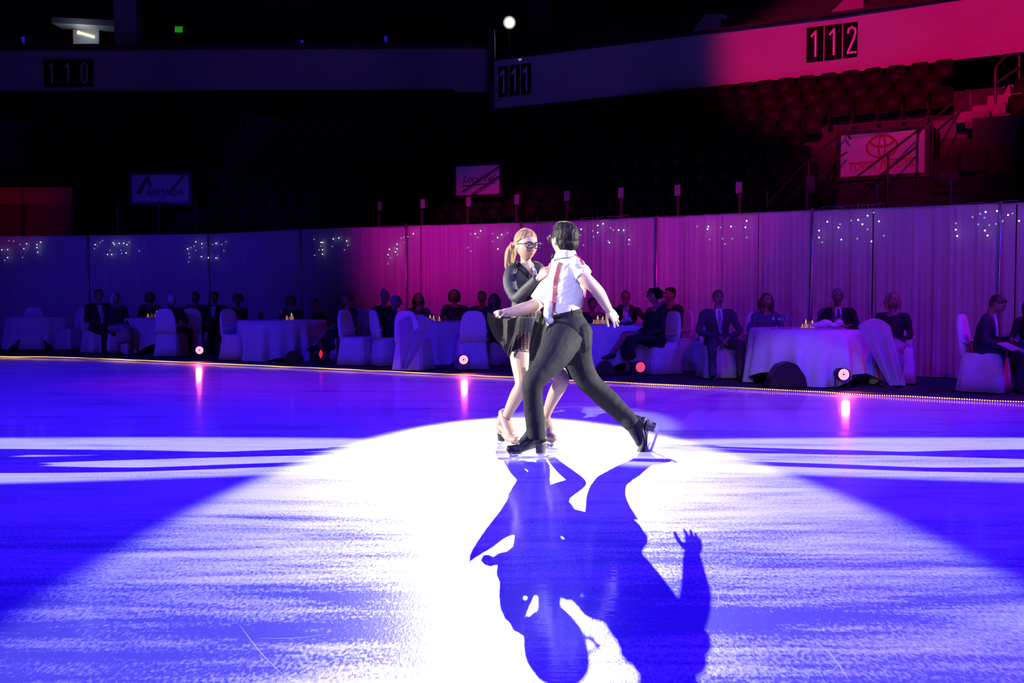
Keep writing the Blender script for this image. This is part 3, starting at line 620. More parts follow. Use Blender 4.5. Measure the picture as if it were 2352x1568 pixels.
# portal with its sign, rails and lit stair in the right stand
pc = W(2026, 352, 19.2); PRZ = math.radians(-30)
bm = bmesh.new(); R = Matrix.Rotation(PRZ, 3, 'Z'); box(bm, pc + R @ Vector((0, 1.15, -1.2)), (1.72, 2.0, 3.4), R); box(bm, pc + R @ Vector((0, .06, -.62)), (1.36, .1, .34), R)
tag(from_bm('wall_portal', bm, MT['concrete']), kind='structure')
def sign_base(name, px, py, d, rz, w, h, label, m=None):
    e = empty(name, W(px, py, d), rz, label, 'sign', None)
    bm = bmesh.new(); box(bm, (0, .0, 0), (w, .04, h)); from_bm('panel', bm, m or MT['white'], e)
    bm = bmesh.new()
    for a, b in (((0, 0, h / 2 + .04), (w + .16, .06, .08)), ((0, 0, -h / 2 - .04), (w + .16, .06, .08)), ((-w / 2 - .04, 0, 0), (.08, .06, h)), ((w / 2 + .04, 0, 0), (.08, .06, h))): box(bm, a, b)
    from_bm('border_frame', bm, MT['black'], e); return e
e = sign_base('advertising_sign', 2026, 353, 19.08, PRZ, 1.52, .80, 'large pink-lit sign with red oval emblem and red lettering behind a stair rail')
bm = bmesh.new()
def ell(bm, cx, cz, rx, rz_, t_, n=40, y=-.026, a0=0, a1=2 * math.pi):
    P = [Vector((cx + rx * math.cos(a0 + (a1 - a0) * i / n), y, cz + rz_ * math.sin(a0 + (a1 - a0) * i / n))) for i in range(n + 1)]
    tube(bm, P, [(t_, .004)] * len(P), ref=(0, 1, 0), n=6, sub=1, cap='flat')
ell(bm, 0, .13, .275, .20, .018); ell(bm, 0, .13, .06, .19, .014); ell(bm, 0, .24, .205, .105, .020)
from_bm('emblem', bm, MT['red_ink'], e)
text_mesh('lettering', 'TOWN TOYOTA', .20, MT['red_ink'], e, Vector((-.02, -.024, -.235)), .003, .78, .25)
bm = bmesh.new(); box(bm, (-.36, -.026, -.145), (.52, .006, .022)); box(bm, (.3, -.026, -.125), (.60, .006, .022)); from_bm('lettering_bar', bm, MT['red_ink'], e)
e = sign_base('advertising_sign', 369, 434, 27.5, math.radians(2), 1.54, .77, 'dim blue-lit sign with a dark peaked logo left of the tables', MT['white'])
bm = bmesh.new(); prism(bm, [(-.66, -.12), (-.62, -.02), (-.40, .28), (-.33, .34), (-.25, .16), (-.27, .02), (-.36, .22), (-.5, -.08), (-.58, -.16)], Matrix.Translation((0, -.026, 0)), .008); from_bm('emblem', bm, MT['dark_ink'], e)
text_mesh('lettering', 'ARMADA', .26, MT['dark_ink'], e, Vector((.12, -.024, -.10)), .003, .95)
bm = bmesh.new(); box(bm, (.47, -.10, .15), (.6, .03, .035), Matrix.Rotation(-.85, 3, 'Y')); from_bm('slanting_rail', bm, MT['black'], e)  # black bar slanting in front of the panel
e = sign_base('advertising_sign', 1098, 414, 23.2, math.radians(-22), 1.10, .66, 'dim violet sign with dark script above the woman skater', MT['white'])
text_mesh('lettering', 'Local Tel', .25, MT['dark_ink'], e, Vector((.0, -.024, .03)), .003, .85, .5)
bm = bmesh.new(); box(bm, (.02, -.026, -.10), (.8, .006, .02), Matrix.Rotation(-.05, 3, 'Y'))
for q in (0, 1): box(bm, (.12 + q * .1, -.1, .02 - q * .16), (1.1, .02, .025), Matrix.Rotation(-.52, 3, 'Y'))
from_bm('crossing_rail', bm, MT['black'], e)
def rail_obj(name, paths, label, m=None, r=.02, group=None):
    P0 = paths[0][0]; e = empty(name, P0, 0, label, 'railing', group)
    for i, pth in enumerate(paths):
        bm = bmesh.new(); tube(bm, [p - P0 for p in pth], [r] * len(pth), ref=(0, 1, 0), n=8, sub=3 if len(pth) > 2 else 1)
        from_bm('rail' if i < 2 else 'post', bm, m or MT['rail'], e, True)
    return e
Wp = lambda l: [W(*p) for p in l]
rail_obj('stair_railing', [Wp([(1965, 408, 18.0), (2108, 300, 18.3)]), Wp([(2010, 412, 18.0), (2108, 335, 18.3)]), Wp([(2040, 350, 18.1), (2038, 470, 18.1)]), Wp([(2108, 300, 18.3), (2107, 400, 18.3)])], 'dark stair railing slanting across the red emblem sign')
rail_obj('stair_railing', [Wp([(1762, 470, 17.4), (1860, 365, 18.2), (1942, 302, 19.0)]), Wp([(1800, 470, 17.4), (1870, 400, 18.2), (1945, 350, 19.0)]), Wp([(1857, 366, 18.2), (1857, 470, 18.2)]), Wp([(1762, 440, 17.4), (1762, 475, 17.4)])], 'long dim stair railing rising to the left side of the red emblem sign')
rail_obj('portal_railing', [Wp([(1953, 318, 19.0), (1953, 288, 19.0), (2108, 277, 18.6), (2140, 275, 18.5), (2140, 400, 18.5)]), Wp([(1953, 300, 19.0), (2108, 290, 18.7)]), Wp([(2108, 277, 18.6), (2108, 312, 18.6)])], 'thin red-lit railing around the top of the portal')
rail_obj('stair_railing', [Wp([(2110, 300, 18.6), (2190, 235, 19.3), (2222, 207, 19.6), (2230, 215, 19.6)]), Wp([(2140, 310, 18.6), (2225, 240, 19.6)]), Wp([(2229, 212, 19.6), (2229, 270, 19.6)])], 'middle stair railing between the portal and the lit steps')
rail_obj('stair_railing', [Wp([(2286, 200, 20.0), (2288, 155, 20.0), (2315, 128, 20.4), (2338, 124, 20.6), (2342, 135, 20.6)]), Wp([(2290, 190, 20.0), (2342, 155, 20.6)]), Wp([(2286, 160, 20.0), (2286, 255, 20.0)]), Wp([(2341, 130, 20.6), (2341, 215, 20.6)])], 'upper stair railing with a curved top at the right edge', r=.026)
e = empty('stair_flight', W(2215, 275, 19.4), 0, 'flight of pale steps lit crimson at the right edge', 'stairs')
for i, (x, y, d) in enumerate([(2235, 271, 19.4), (2272, 256, 19.8), (2310, 232, 20.2), (2345, 208, 20.6), (2385, 185, 21.0)]):
    c = W(x, y, d) - e.location; bm = bmesh.new(); box(bm, c, (.62, .42, .20), Matrix.Rotation(-.55, 3, 'Z'), .01); from_bm('step', bm, MT['step'], e)
    bm = bmesh.new(); box(bm, c + Vector((.1, -.1, -.16)), (.5, .3, .12), Matrix.Rotation(-.55, 3, 'Z')); from_bm('riser', bm, MT['black'], e)
bm = bmesh.new(); box(bm, W(2190, 345, 19.9), (.95, .1, 1.2), R); tag(from_bm('tunnel_gap_1', bm, mat('tunnel_shade', (.03, .05, .12), .5)), kind='structure')  # dark bluish slab stands for the shade inside the tunnel opening
bm = bmesh.new(); box(bm, W(2288, 345, 18.6), (.80, .3, 1.2), R); tag(from_bm('wall_kiosk', bm, mat('brown_panel', (.10, .045, .03), .6)), kind='structure')
for (x, y, d, w, h, dsc) in [(2236, 372, 18.2, .50, .36, 'pale control box mounted right of the red emblem sign'), (2175, 412, 17.6, .34, .24, 'small pale box low in the stands right of the sign'), (1857, 425, 17.8, .16, .30, 'narrow violet box left of the red emblem sign')]:
    bm = bmesh.new(); box(bm, (0, 0, 0), (w, .25, h), bev=.02); o = from_bm('equipment_box', bm, MT['rail']); o.location = W(x, y, d); tag(o, dsc, 'box')
for x, w, dsc in [(25, 52, 'cut by the left picture edge'), (111, 110, 'right of the one at the picture edge')]:
    d = 25.6; a, b = W(x - w / 2, 543, d), W(x + w / 2, 430, d); bm = bmesh.new(); box(bm, (0, 0, 0), (b.x - a.x, .06, b.z - a.z)); o = from_bm('red_hanging_panel', bm, MT['red']); o.location = (a + b) / 2
    tag(o, 'dark red hanging panel above the drapes, ' + dsc, 'panel', 'red panels at the left end')
# ---------------------------------------------------------------- covered banquet chairs
def rrect(bm, z, hw, y0, y1, r=.05, wave=0.0, nw=9, seed=0):
    P = []; cy = (y0 + y1) / 2; hy = (y1 - y0) / 2
    for i in range(48):
        a = 2 * math.pi * i / 48; c, s = math.cos(a), math.sin(a); e = .28
        x = hw * math.copysign(abs(c) ** e, c); y = cy + hy * math.copysign(abs(s) ** e, s)
        k = 1 + wave * math.sin(a * nw + seed); P.append(bm.verts.new((x * k, cy + (y - cy) * k, z)))
    return P
def loft(bm, rings):
    n = len(rings[0])
    for a, b in zip(rings, rings[1:]):
        for i in range(n): bm.faces.new((a[i], a[(i + 1) % n], b[(i + 1) % n], b[i]))
    bm.faces.new(rings[0][::-1]); bm.faces.new(rings[-1])
CH = empty('banquet_chair'); bm = bmesh.new()
loft(bm, [rrect(bm, .02, .27, -.27, .29, wave=.035, seed=1), rrect(bm, .2, .245, -.25, .265, wave=.02, seed=1), rrect(bm, .42, .225, -.225, .24, wave=.006), rrect(bm, .47, .222, -.222, .24), rrect(bm, .485, .20, -.20, .22)])
c1 = from_bm('seat_cover', bm, MT['linen'], CH, True)
bm = bmesh.new(); R_ = []
for z, hw, t in [(.44, .215, .035), (.60, .215, .034), (.75, .205, .032), (.86, .175, .03), (.92, .13, .026), (.945, .07, .02)]:
    yc = .21 + (z - .44) * .14; R_.append(rrect(bm, z, hw, yc - t, yc + t))
loft(bm, R_); c2 = from_bm('back_cover', bm, MT['linen'], CH, True)
bm = bmesh.new(); tube(bm, [Vector((-.22, .2, .62)), Vector((-.1, .18, .60)), Vector((.1, .18, .60)), Vector((.22, .2, .62))], [.02] * 4, n=8); c3 = from_bm('sash', bm, MT['linen'], CH, True)
CHC = [c1, c2, c3]; chn = [0]
def chair(px, d, yaw, label):
    if chn[0] == 0: e = CH
    else:
        e = CH.copy(); COL.objects.link(e)
        for c in CHC: k = c.copy(); COL.objects.link(k); k.parent = e
    chn[0] += 1; e.location = XD(px, d, .012); e.rotation_euler = (0, 0, math.radians(yaw)); tag(e, label, 'chair', 'white covered banquet chairs')
    return e

# ---------------------------------------------------------------- tables under cloths
def table(px, d, R, a, rot, label, tname):
    c = XD(px, d, .012); e = empty('banquet_table', c, 0, 'round banquet table under the white cloth ' + tname, 'table', 'round banquet tables')
    bm = bmesh.new(); lathe(bm, [(R - .012, .69), (R - .008, .70), (R - .008, .722), (R - .012, .725)], n=48); from_bm('tabletop', bm, MT['board'], e)
    bm = bmesh.new(); lathe(bm, [(.28, 0), (.28, .03), (.05, .06), (.05, .6), (.2, .69)], n=16); from_bm('pedestal', bm, MT['black'], e)
    bm = bmesh.new(); n = 192; rg = []
    rs = [0.0, .5, .93, .985, 1.0]
    for q in rs[1:]: rg.append([bm.verts.new((R * q * math.cos(2 * math.pi * i / n), R * q * math.sin(2 * math.pi * i / n), .735 if q < .99 else .728)) for i in range(n)])
    NK = 10
    for k in range(1, NK + 1):
        t = k / NK; row = []
        for i in range(n):
            th = 2 * math.pi * i / n; L_ = a / max(abs(math.cos(th - rot)), abs(math.sin(th - rot))); hang = min(max(L_ - R, .38), .715)
            f = noise.noise(Vector((math.cos(th) * 2.1 + px, math.sin(th) * 2.1, 0))); w = math.sin(th * 17 + 3 * f + px) * .045 + math.sin(th * 9 + 5 * f) * .035
            r = R + .012 + t * (.05 + w * (hang / .7)); row.append(bm.verts.new((r * math.cos(th), r * math.sin(th), .728 - hang * t)))
        rg.append(row)
    cv = bm.verts.new((0, 0, .735))
    for i in range(n): bm.faces.new((cv, rg[0][i], rg[0][(i + 1) % n]))
    for r0, r1 in zip(rg, rg[1:]):
        for i in range(n): bm.faces.new((r0[i], r1[i], r1[(i + 1) % n], r0[(i + 1) % n]))
    o = from_bm('tablecloth', bm, MT['linen'], smooth=True); o.location = c
    tag(o, label, 'tablecloth', 'white tablecloths')
TA_ = table(348, 21.1, .76, 1.28, .5, 'white cloth of the far table with the brightest candles at left', 'of the far candlelit table at left')
TB_ = table(648, 18.6, .80, 1.45, .2, 'purple-lit white cloth right of the lone empty chair', 'right of the lone empty chair')
TC_ = table(1030, 17.6, .76, 1.22, .7, 'blue-lit white cloth between the two shawl-backed chairs', 'left of the woman skater')
TD_ = table(1400, 15.6, .76, 1.30, .3, 'blue-lit white cloth just under the man skater\'s hand', "behind the man skater's open hand")
TE_ = table(1858, 13.42, .78, 1.33, .64, 'largest violet-lit white cloth, under the twig centrepiece', 'under the twig centrepiece')
TF_ = table(100, 22.6, .76, 1.2, .1, 'dim blue cloth of the unoccupied table at the far left edge', 'unoccupied at the far left edge')

# ---------------------------------------------------------------- things on the tables
ZT = .012 + .737
def votive(px, d, label, s=1.0):
    e = empty('candle_holder', XD(px, d, ZT), 0, label, 'candle', 'lit candles on the tables')
    bm = bmesh.new(); lathe(bm, [(.030 * s, 0), (.036 * s, .01), (.040 * s, .085 * s), (.036 * s, .085 * s), (.032 * s, .02)], n=14); from_bm('glass_cup', bm, MT['cup'], e, True)
    bm = bmesh.new(); lathe(bm, [(.027 * s, .012), (.027 * s, .045 * s), (.02 * s, .047 * s)], n=12); from_bm('wax', bm, MT['wax'], e, True)
    bm = bmesh.new(); lathe(bm, [(.003, .047 * s), (.009 * s, .062 * s), (.007 * s, .075 * s), (.001, .095 * s)], n=8); from_bm('flame', bm, MT['flame'], e, True)
for px, d, s, l in [(340, 20.9, .9, 'single small candle left of the bright group on the far left table'), (360, 20.8, 1.5, 'taller bright candle in the group on the far left table'), (367, 20.95, 1.3, 'bright candle right of the taller one on the far left table'), (373, 21.2, 1.0, 'dimmer candle at the back of the far left table group'), (349, 21.3, .9, 'small candle between groups on the far left table'),
                    (659, 18.3, .9, 'small candle, left of the pair on the second table'), (670, 18.35, 1.4, 'bigger candle, right of the pair on the second table'),
                    (988, 17.3, 1.2, 'left candle of the three left of the woman skater'), (996, 17.4, 1.1, 'middle candle of the three left of the woman skater'), (1009, 17.35, .9, 'low candle, right of the three left of the woman skater'),
                    (1364, 15.4, .8, 'smallest candle, left end of the row by the man skater\'s hand'), (1373, 15.35, 1.5, 'tall bright candle left of the wine glass'), (1384, 15.3, 1.5, 'tall bright candle right of the wine glass'), (1393, 15.5, 1.1, 'candle nearest the man skater\'s hand'),
                    (1851, 13.2, 1.3, 'left candle in front of the twig vase'), (1866, 13.2, 1.2, 'right candle in front of the twig vase'), (1843, 13.15, .7, 'tiny candle at the left foot of the twig vase')]: votive(px, d, l, s)
def glass(px, d, label, h=.19, wine=False):
    e = empty('wine_glass', XD(px, d, ZT), 0, label, 'glass', 'stemmed glasses on the tables')
    bm = bmesh.new(); lathe(bm, [(.033, 0), (.033, .003), (.004, .008), (.004, h * .48)], n=14); from_bm('stem', bm, MT['cup'], e, True)
    bm = bmesh.new(); lathe(bm, [(.004, h * .48), (.028, h * .56), (.038, h * .72), (.031, h), (.029, h), (.036, h * .72), (.026, h * .58)], n=16); from_bm('bowl', bm, MT['cup'], e, True)
    if wine: bm = bmesh.new(); lathe(bm, [(.004, h * .5), (.026, h * .57), (.035, h * .70), (.035, h * .74)], n=16); from_bm('wine', bm, MT['wine'], e, True)
for px, d, w, l in [(1379, 15.1, True, 'red wine glass between the tall candles by the man skater\'s hand'), (1790, 13.0, False, 'leftmost empty glass on the twig centrepiece table'), (1798, 13.1, False, 'second empty glass from the left on the twig centrepiece table'), (1808, 13.0, False, 'tall empty glass mid group on the twig centrepiece table'),
                    (1817, 13.15, False, 'empty glass nearest the twig vase on its left'), (1776, 12.95, False, 'short-looking glass in front of the long-haired woman'), (1917, 13.3, False, 'left glass in front of the goateed man'), (1930, 13.25, False, 'right glass in front of the goateed man'),
                    (1033, 17.2, True, 'stemmed glass in front of the bob-haired guest'), (1069, 17.3, False, 'glass at the right side of the table left of the woman skater'), (646, 18.4, False, 'glass left of the candle pair on the second table')]: glass(px, d, l, wine=w)
def vase(px, d, n, H, label, seed):
    random.seed(seed); e = empty('centrepiece_vase', XD(px, d, ZT), 0, label, 'vase', 'twig centrepieces')
    bm = bmesh.new(); lathe(bm, [(.05, 0), (.055, .01), (.055, .12), (.05, .12), (.05, .02)], n=20); from_bm('glass_vase', bm, MT['cup'], e, True)
    bm = bmesh.new()
    for i in range(n):
        a = random.uniform(-1, 1) * .55 + (-.45 if i % 2 else .35); b = random.uniform(-.2, .2); p = Vector((0, 0, .03)); P = [p]; L_ = H * random.uniform(.6, 1)
        for k in range(5): a += random.uniform(-.1, .1); p = p + Vector((math.sin(a), b, math.cos(a))).normalized() * L_ / 5; P.append(p)
        tube(bm, P, [.0035 - .0005 * k for k in range(6)], n=5, sub=2)
        for k in (2, 3, 4): q = P[k] + Vector((random.uniform(-.12, .12), random.uniform(-.05, .05), .14)); tube(bm, [P[k], q], [.002, .0012], n=4, sub=1)
    from_bm('twigs', bm, MT['twig'], e, True)
vase(1858, 13.42, 9, .75, 'glass vase of tall bare silvery twigs beside the goateed man', 3)
vase(352, 21.2, 5, .45, 'small vase of twigs on the far left table', 5); vase(664, 18.7, 5, .4, 'small vase of twigs on the second table from left', 8); vase(992, 17.7, 9, .5, 'tall pale twig vase on the table left of the woman skater', 11)
for px, d, sx, l in [(1893, 12.95, .15, 'long low folded napkin on the twig centrepiece table'), (1925, 13.1, .07, 'peaked folded napkin before the goateed man'), (966, 17.1, .10, 'folded blue-lit napkin left of the three candles'), (1440, 15.3, .07, 'folded napkin before the bespectacled man')]:
    bm = bmesh.new(); tube(bm, [Vector((-sx, 0, .03)), Vector((-sx * .3, 0, .045)), Vector((sx * .2, 0, .06)), Vector((sx, 0, .03))], [.028, .045, .05, .02], n=10); o = skin('napkin', bm, .012, MT['linen'], None, 2, (.01, folds((20, 20, 20)))); o.location = XD(px, d, ZT + .02); tag(o, l, 'napkin', 'folded napkins')
for px, d, l in [(1962, 13.0, 'dark plate near the right edge of the twig centrepiece table'), (1438, 15.15, 'dark plate before the bespectacled man')]:
    bm = bmesh.new(); lathe(bm, [(.06, 0), (.12, .018), (.122, .022), (.06, .006)], n=28); o = from_bm('dinner_plate', bm, MT['black'], smooth=True); o.location = XD(px, d, ZT); tag(o, l, 'plate')

# ---------------------------------------------------------------- seated guests
def head_verts(bm, c, R, s=1.0, sub=4, fem=False, nose=1.0):
    """head: x right, y forward (face), z up, mapped by rotation R and centre c; face features are shaped into the surface"""
    b2 = bmesh.new(); bmesh.ops.create_icosphere(b2, subdivisions=sub, radius=1)
    g = lambda p, q, sg: math.exp(-sum(((p[i] - q[i]) / sg[i]) ** 2 for i in range(3)))
    for v in b2.verts:
        x, y, z = v.co; lo_ = max(0, -z)
        X = .0765 * x * (1 - .26 * lo_ ** 1.3) ; Y = (.096 * y if y > 0 else .100 * y * (1 - .42 * lo_ ** 1.1)) ; Z = .112 * z
        if y > 0: Y *= 1 - .05 * abs(z)
        p = (X, Y, Z); k = 1.0 if y > 0 else 0.0
        dy = 0
        if k:
            dy += .022 * nose * math.exp(-(X / .0115) ** 2) * max(0, min(1, (.026 - Z) / .050)) * (1 if Z > -.030 else math.exp(-((Z + .030) / .006) ** 2))
            dy += .006 * math.exp(-((abs(X) - .012) / .007) ** 2 - ((Z + .028) / .009) ** 2)
            dy -= .010 * math.exp(-((abs(X) - .031) / .015) ** 2 - ((Z - .010) / .013) ** 2)
            dy += .005 * math.exp(-(X / .05) ** 2 - ((Z - .033) / .010) ** 2)
            dy += .005 * math.exp(-((abs(X) - .042) / .016) ** 2 - ((Z + .022) / .016) ** 2)
            dy += .0065 * math.exp(-(X / .021) ** 2 - ((Z + .049) / .0055) ** 2) + .006 * math.exp(-(X / .018) ** 2 - ((Z + .062) / .006) ** 2) - .003 * math.exp(-(X / .024) ** 2 - ((Z + .0555) / .0022) ** 2)
            dy += .010 * math.exp(-(X / .022) ** 2 - ((Z + .092) / .018) ** 2)
        v.co = Vector((X, Y + dy, Z)) * s
    for sg in (-1, 1):
        M = Matrix.Translation(Vector((sg * .076, -.008, -.004)) * s) @ Matrix.Rotation(sg * .35, 4, 'Z') @ Matrix.Diagonal((.009 * s, .019 * s, .031 * s, 1)); bmesh.ops.create_icosphere(b2, subdivisions=2, radius=1, matrix=M)
    T = Matrix.Translation(c) @ R.to_4x4(); me = bpy.data.meshes.new('t'); b2.to_mesh(me); b2.free(); me.transform(T); bm.from_mesh(me); bpy.data.meshes.remove(me)
def hand(bm, w, fd, pn, th, s=1.0, curl=.35, spread=.10, curls=None, tcurl=.3):
    """w wrist, fd finger direction, pn palm normal (towards the palm side), th direction of the thumb side"""
    fd = fd.normalized(); pn = (pn - fd * pn.dot(fd)).normalized(); sd = fd.cross(pn).normalized()
    if sd.dot(th) < 0: sd = -sd
    P = lambda a, b, c: w + (fd * a + sd * b + pn * c) * s
    for j, off in enumerate((.027, .009, -.009, -.026)):
        tube(bm, [P(-.005, off * .55, 0), P(.045, off * .9, -.003), P(.088 - abs(j - 1) * .004, off, 0)], [(.0125 * s, .012 * s)] * 3, ref=pn, n=8, sub=2)
    L_ = [.070, .078, .072, .056]; cs = curls or [curl] * 4
    for j, off in enumerate((.027, .009, -.009, -.026)):
        base = P(.085 - abs(j - 1) * .004, off, 0); a = 0; p = base; Q = [p]; dirr = (fd + sd * spread * (1.5 - j)).normalized()
        for sg, k in zip((.45, .32, .23), (1.0, 1.15, .9)):
            a += cs[j] * k; p = p + (dirr * math.cos(a) + pn * math.sin(a)) * (L_[j] * s * sg); Q.append(p)
        tube(bm, Q, [.0088 * s, .0083 * s, .0075 * s, .0062 * s], ref=pn, n=8, sub=3)
    t0 = P(.018, .020, .006); t1 = P(.048, .050, .014); t2 = t1 + (fd * .75 + sd * (.55 - tcurl) + pn * tcurl).normalized() * .032 * s; t3 = t2 + (fd * .85 + sd * (.35 - tcurl * 1.3) + pn * (tcurl * 1.2)).normalized() * .026 * s
    tube(bm, [t0, t1, t2, t3], [.0145 * s, .0115 * s, .0095 * s, .0075 * s], ref=pn, n=8, sub=3)
def hairdo(bm, style, hc, R):
    T = lambda x, y, z: hc + R @ Vector((x, y, z))
    if style in ('short', 'thin', 'bob', 'long', 'curly', 'updo'):
        ball(bm, T(0, -.018, .030), (.082, .098, .092), R, 3)
        if style == 'short': ball(bm, T(0, -.045, -.01), (.078, .062, .07), R, 2); ball(bm, T(0, .038, .080), (.055, .040, .030), R, 2)
        if style == 'updo': ball(bm, T(0, -.05, .105), (.055, .055, .05), R, 2)
        if style == 'bob':
            for sg in (-1, 1): tube(bm, [T(sg * .055, -.005, .06), T(sg * .082, -.015, 0), T(sg * .08, -.015, -.075), T(sg * .06, -.005, -.105)], [(.035, .05)] * 3 + [(.02, .03)], n=10)
            tube(bm, [T(0, -.06, .05), T(0, -.085, -.03), T(0, -.08, -.10)], [(.07, .04)] * 3, n=10)
        if style == 'long':
            for sg in (-1, 1): tube(bm, [T(sg * .05, -.005, .06), T(sg * .085, -.02, -.01), T(sg * .088, -.02, -.10), T(sg * .075, .0, -.21)], [(.033, .05), (.034, .055), (.034, .05), (.018, .03)], n=10)
            tube(bm, [T(0, -.06, .05), T(0, -.09, -.05), T(0, -.08, -.17)], [(.075, .04)] * 3, n=10)
        if style == 'curly':
            random.seed(int(hc.z * 1000) % 97)
            for i in range(26):
                a = random.uniform(0, 2 * math.pi); e = random.uniform(-.5, 1.3)
                x, y, z = .088 * math.cos(a) * math.cos(e * .8), .10 * math.sin(a) * math.cos(e * .8) - .02, .085 * math.sin(e) + .02
                if y > .055 and z < .075: continue
                ball(bm, T(x, y, z), random.uniform(.026, .040), sub=2)
CHAIRLIFT = .012
def guest(px, ytop, d, yaw, label, top='cloth_k', bottom='cloth_k', hair=('short', 'hair_d'), fem=False, lean=0.0, hands='lap', shirt=None, tie=None, look=(0, 0), legs='down', sleeve=True, pale_lap=False, extra=None, knees=.11):
    H = 1.15 + (685 - ytop) / (F / d) - CHAIRLIFT; k = H / 1.315
    e = empty('person', XD(px, d, CHAIRLIFT), math.radians(yaw), label, 'person', None); e.scale = (k, k, k)
    sh = .175 if fem else .205; V = Vector
    ty = -lean; nb = V((0, .05 + ty, .99)); ch = V((0, .055 + ty * .6, .84)); hipc = V((0, .04, .52))
    hc = V((0, .015 + ty * 1.25 - look[1] * .04, 1.175 - abs(lean) * .06 - look[1] * .03)); HR = Matrix.Rotation(math.pi + look[0], 3, 'Z') @ Matrix.Rotation(-look[1] * .6, 3, 'X')
    hp = {}
    for sg in (-1, 1):
        S = V((sg * sh, .055 + ty * .9, .945))
        if hands == 'lap': El, Wr, fd = V((sg * (sh + .06), .0 + ty * .5, .69)), V((sg * .11, -.20, .615)), V((-sg * .8, -.6, -.1))
        elif hands == 'table': El, Wr, fd = V((sg * (sh + .07), -.06 + ty * .5, .72)), V((sg * .13, -.30, .765)), V((-sg * .7, -.7, 0))
        elif hands == 'face': El, Wr, fd = V((sg * (sh + .10), -.22 + ty, .84)), V((sg * .07, -.20 + ty, 1.04)), V((-sg * .5, .3, .8))
        elif hands == 'clasp': El, Wr, fd = V((sg * (sh + .09), -.05, .69)), V((sg * .055, -.30, .60)), V((-sg * .7, -.4, -.5))
        else: El, Wr, fd = V((sg * (sh + .07), -.02, .68)), V((sg * (.17 if sg < 0 else .06), -.25, .62 if sg < 0 else .70)), V((-sg * .5, -.8, -.1))
        hp[sg] = (S, El, Wr, fd)
    if legs == 'down': kn = {s: V((s * knees, -.42, .51)) for s in (-1, 1)}; an = {s: V((s * knees * 1.1, -.44, .10)) for s in (-1, 1)}
    elif legs == 'spread': kn = {s: V((s * .20, -.40, .51)) for s in (-1, 1)}; an = {s: V((s * .20, -.42, .10)) for s in (-1, 1)}
    else: kn = {-1: V((-.08, -.42, .50)), 1: V((.0, -.46, .62))}; an = {-1: V((-.10, -.38, .10)), 1: V((-.12, -.66, .34))}
    wr = 0.9 if fem else 1.0
    # body
    bm = bmesh.new(); head_verts(bm, hc, HR, 1.0, 4, fem)
    tube(bm, [hc + HR @ V((0, -.02, -.06)), nb + V((0, 0, .02)), nb + V((0, 0, -.06))], [.050 * wr, .052 * wr, .075], ref=(0, 1, 0), n=12)
    tube(bm, [nb + V((0, 0, -.03)), ch, V((0, .05, .66)), hipc], [(.11, .07), (.14, .09), (.12, .09), (.14, .10)], n=14)
    for s, (S, El, Wr, fd) in hp.items():
        tube(bm, [nb + V((s * .06, 0, -.05)), S, S.lerp(El, .5), El, El.lerp(Wr, .4), Wr], [.045, .043 * wr, .038 * wr, .034 * wr, .034 * wr, .024], n=10)
        hand(bm, Wr, fd, V((0, .2, -1)) if hands != 'face' else V((-s, .4, 0)), V((-s, 0, .3)), .95, .35)
        tube(bm, [hipc + V((s * .07, 0, 0)), kn[s], kn[s].lerp(an[s], .35), an[s]], [.07, .050, .048, .034], n=10)
        tube(bm, [an[s] + V((0, .02, -.02)), an[s] + V((0, -.06, -.055)), an[s] + V((0, -.14, -.065))], [.035, (.036, .03), (.03, .02)], ref=(0, 0, 1), n=10)
    skin('body', bm, .0062, MT['skin_s'], e, 1)
    HV = lambda x, y, z: hc + HR @ V((x, y, z))
    bm = bmesh.new(); tube(bm, [HV(-.020, .084, -.056), HV(0, .094, -.055), HV(.020, .084, -.056)], [.0015, .0045, .0015], n=6, sub=3); from_bm('mouth', bm, MT['tie_r'], e, True)
    for s in (-1, 1):
        bm = bmesh.new(); tube(bm, [HV(s * .014, .093, .029), HV(s * .030, .091, .034), HV(s * .046, .080, .028)], [.003, .0045, .002], n=6, sub=2); from_bm('eyebrow', bm, MT[hair[1]], e, True)
        bm = bmesh.new(); ball(bm, HV(s * .031, .078, .010), (.013, .009, .006), HR, 2); from_bm('eye', bm, MT['iris'], e, True)
    # top garment
    g = 1.0
    bm = bmesh.new()
    tube(bm, [nb + V((0, .015, .005)), nb + V((0, .01, -.05)), ch, V((0, .055, .68)), V((0, .045, .50))], [(.06, .055), (.155 * wr, .085), (.195 * wr, .128 if not fem else .12), (.165 * wr, .125), (.205 * wr, .15)], n=18)
    for s, (S, El, Wr, fd) in hp.items():
        q = Wr if sleeve else S.lerp(El, .35)
        P = [nb + V((s * .05, 0, -.04)), S, S.lerp(El, .5), El, El.lerp(Wr, .5), Wr.lerp(El, .06)] if sleeve else [nb + V((s * .05, 0, -.04)), S, q]
        Rr = [.056, .062 * wr, .052 * wr, .048 * wr, .041 * wr, .035] if sleeve else [.06, .068 * wr, .05]
        tube(bm, P, Rr, n=12)
    skin('jacket' if not fem or top in ('cloth_k', 'navy') else 'dress_top', bm, .013, MT[top], e, 4, (.012, folds((11, 11, 7), px)))
    # lower garment and shoes
    bm = bmesh.new()
    if fem and bottom != 'trousers':
        tube(bm, [V((0, .08, .53)), V((0, -.15, .555)), V((0, -.40, .54))], [(.19, .10), (.185, .10), (.165, .085)], ref=(0, 0, 1), n=16); tube(bm, [V((0, -.40, .55)), V((0, -.46, .42)), V((0, -.44, .30))], [(.165, .07), (.17, .06), (.175, .07)], n=16)
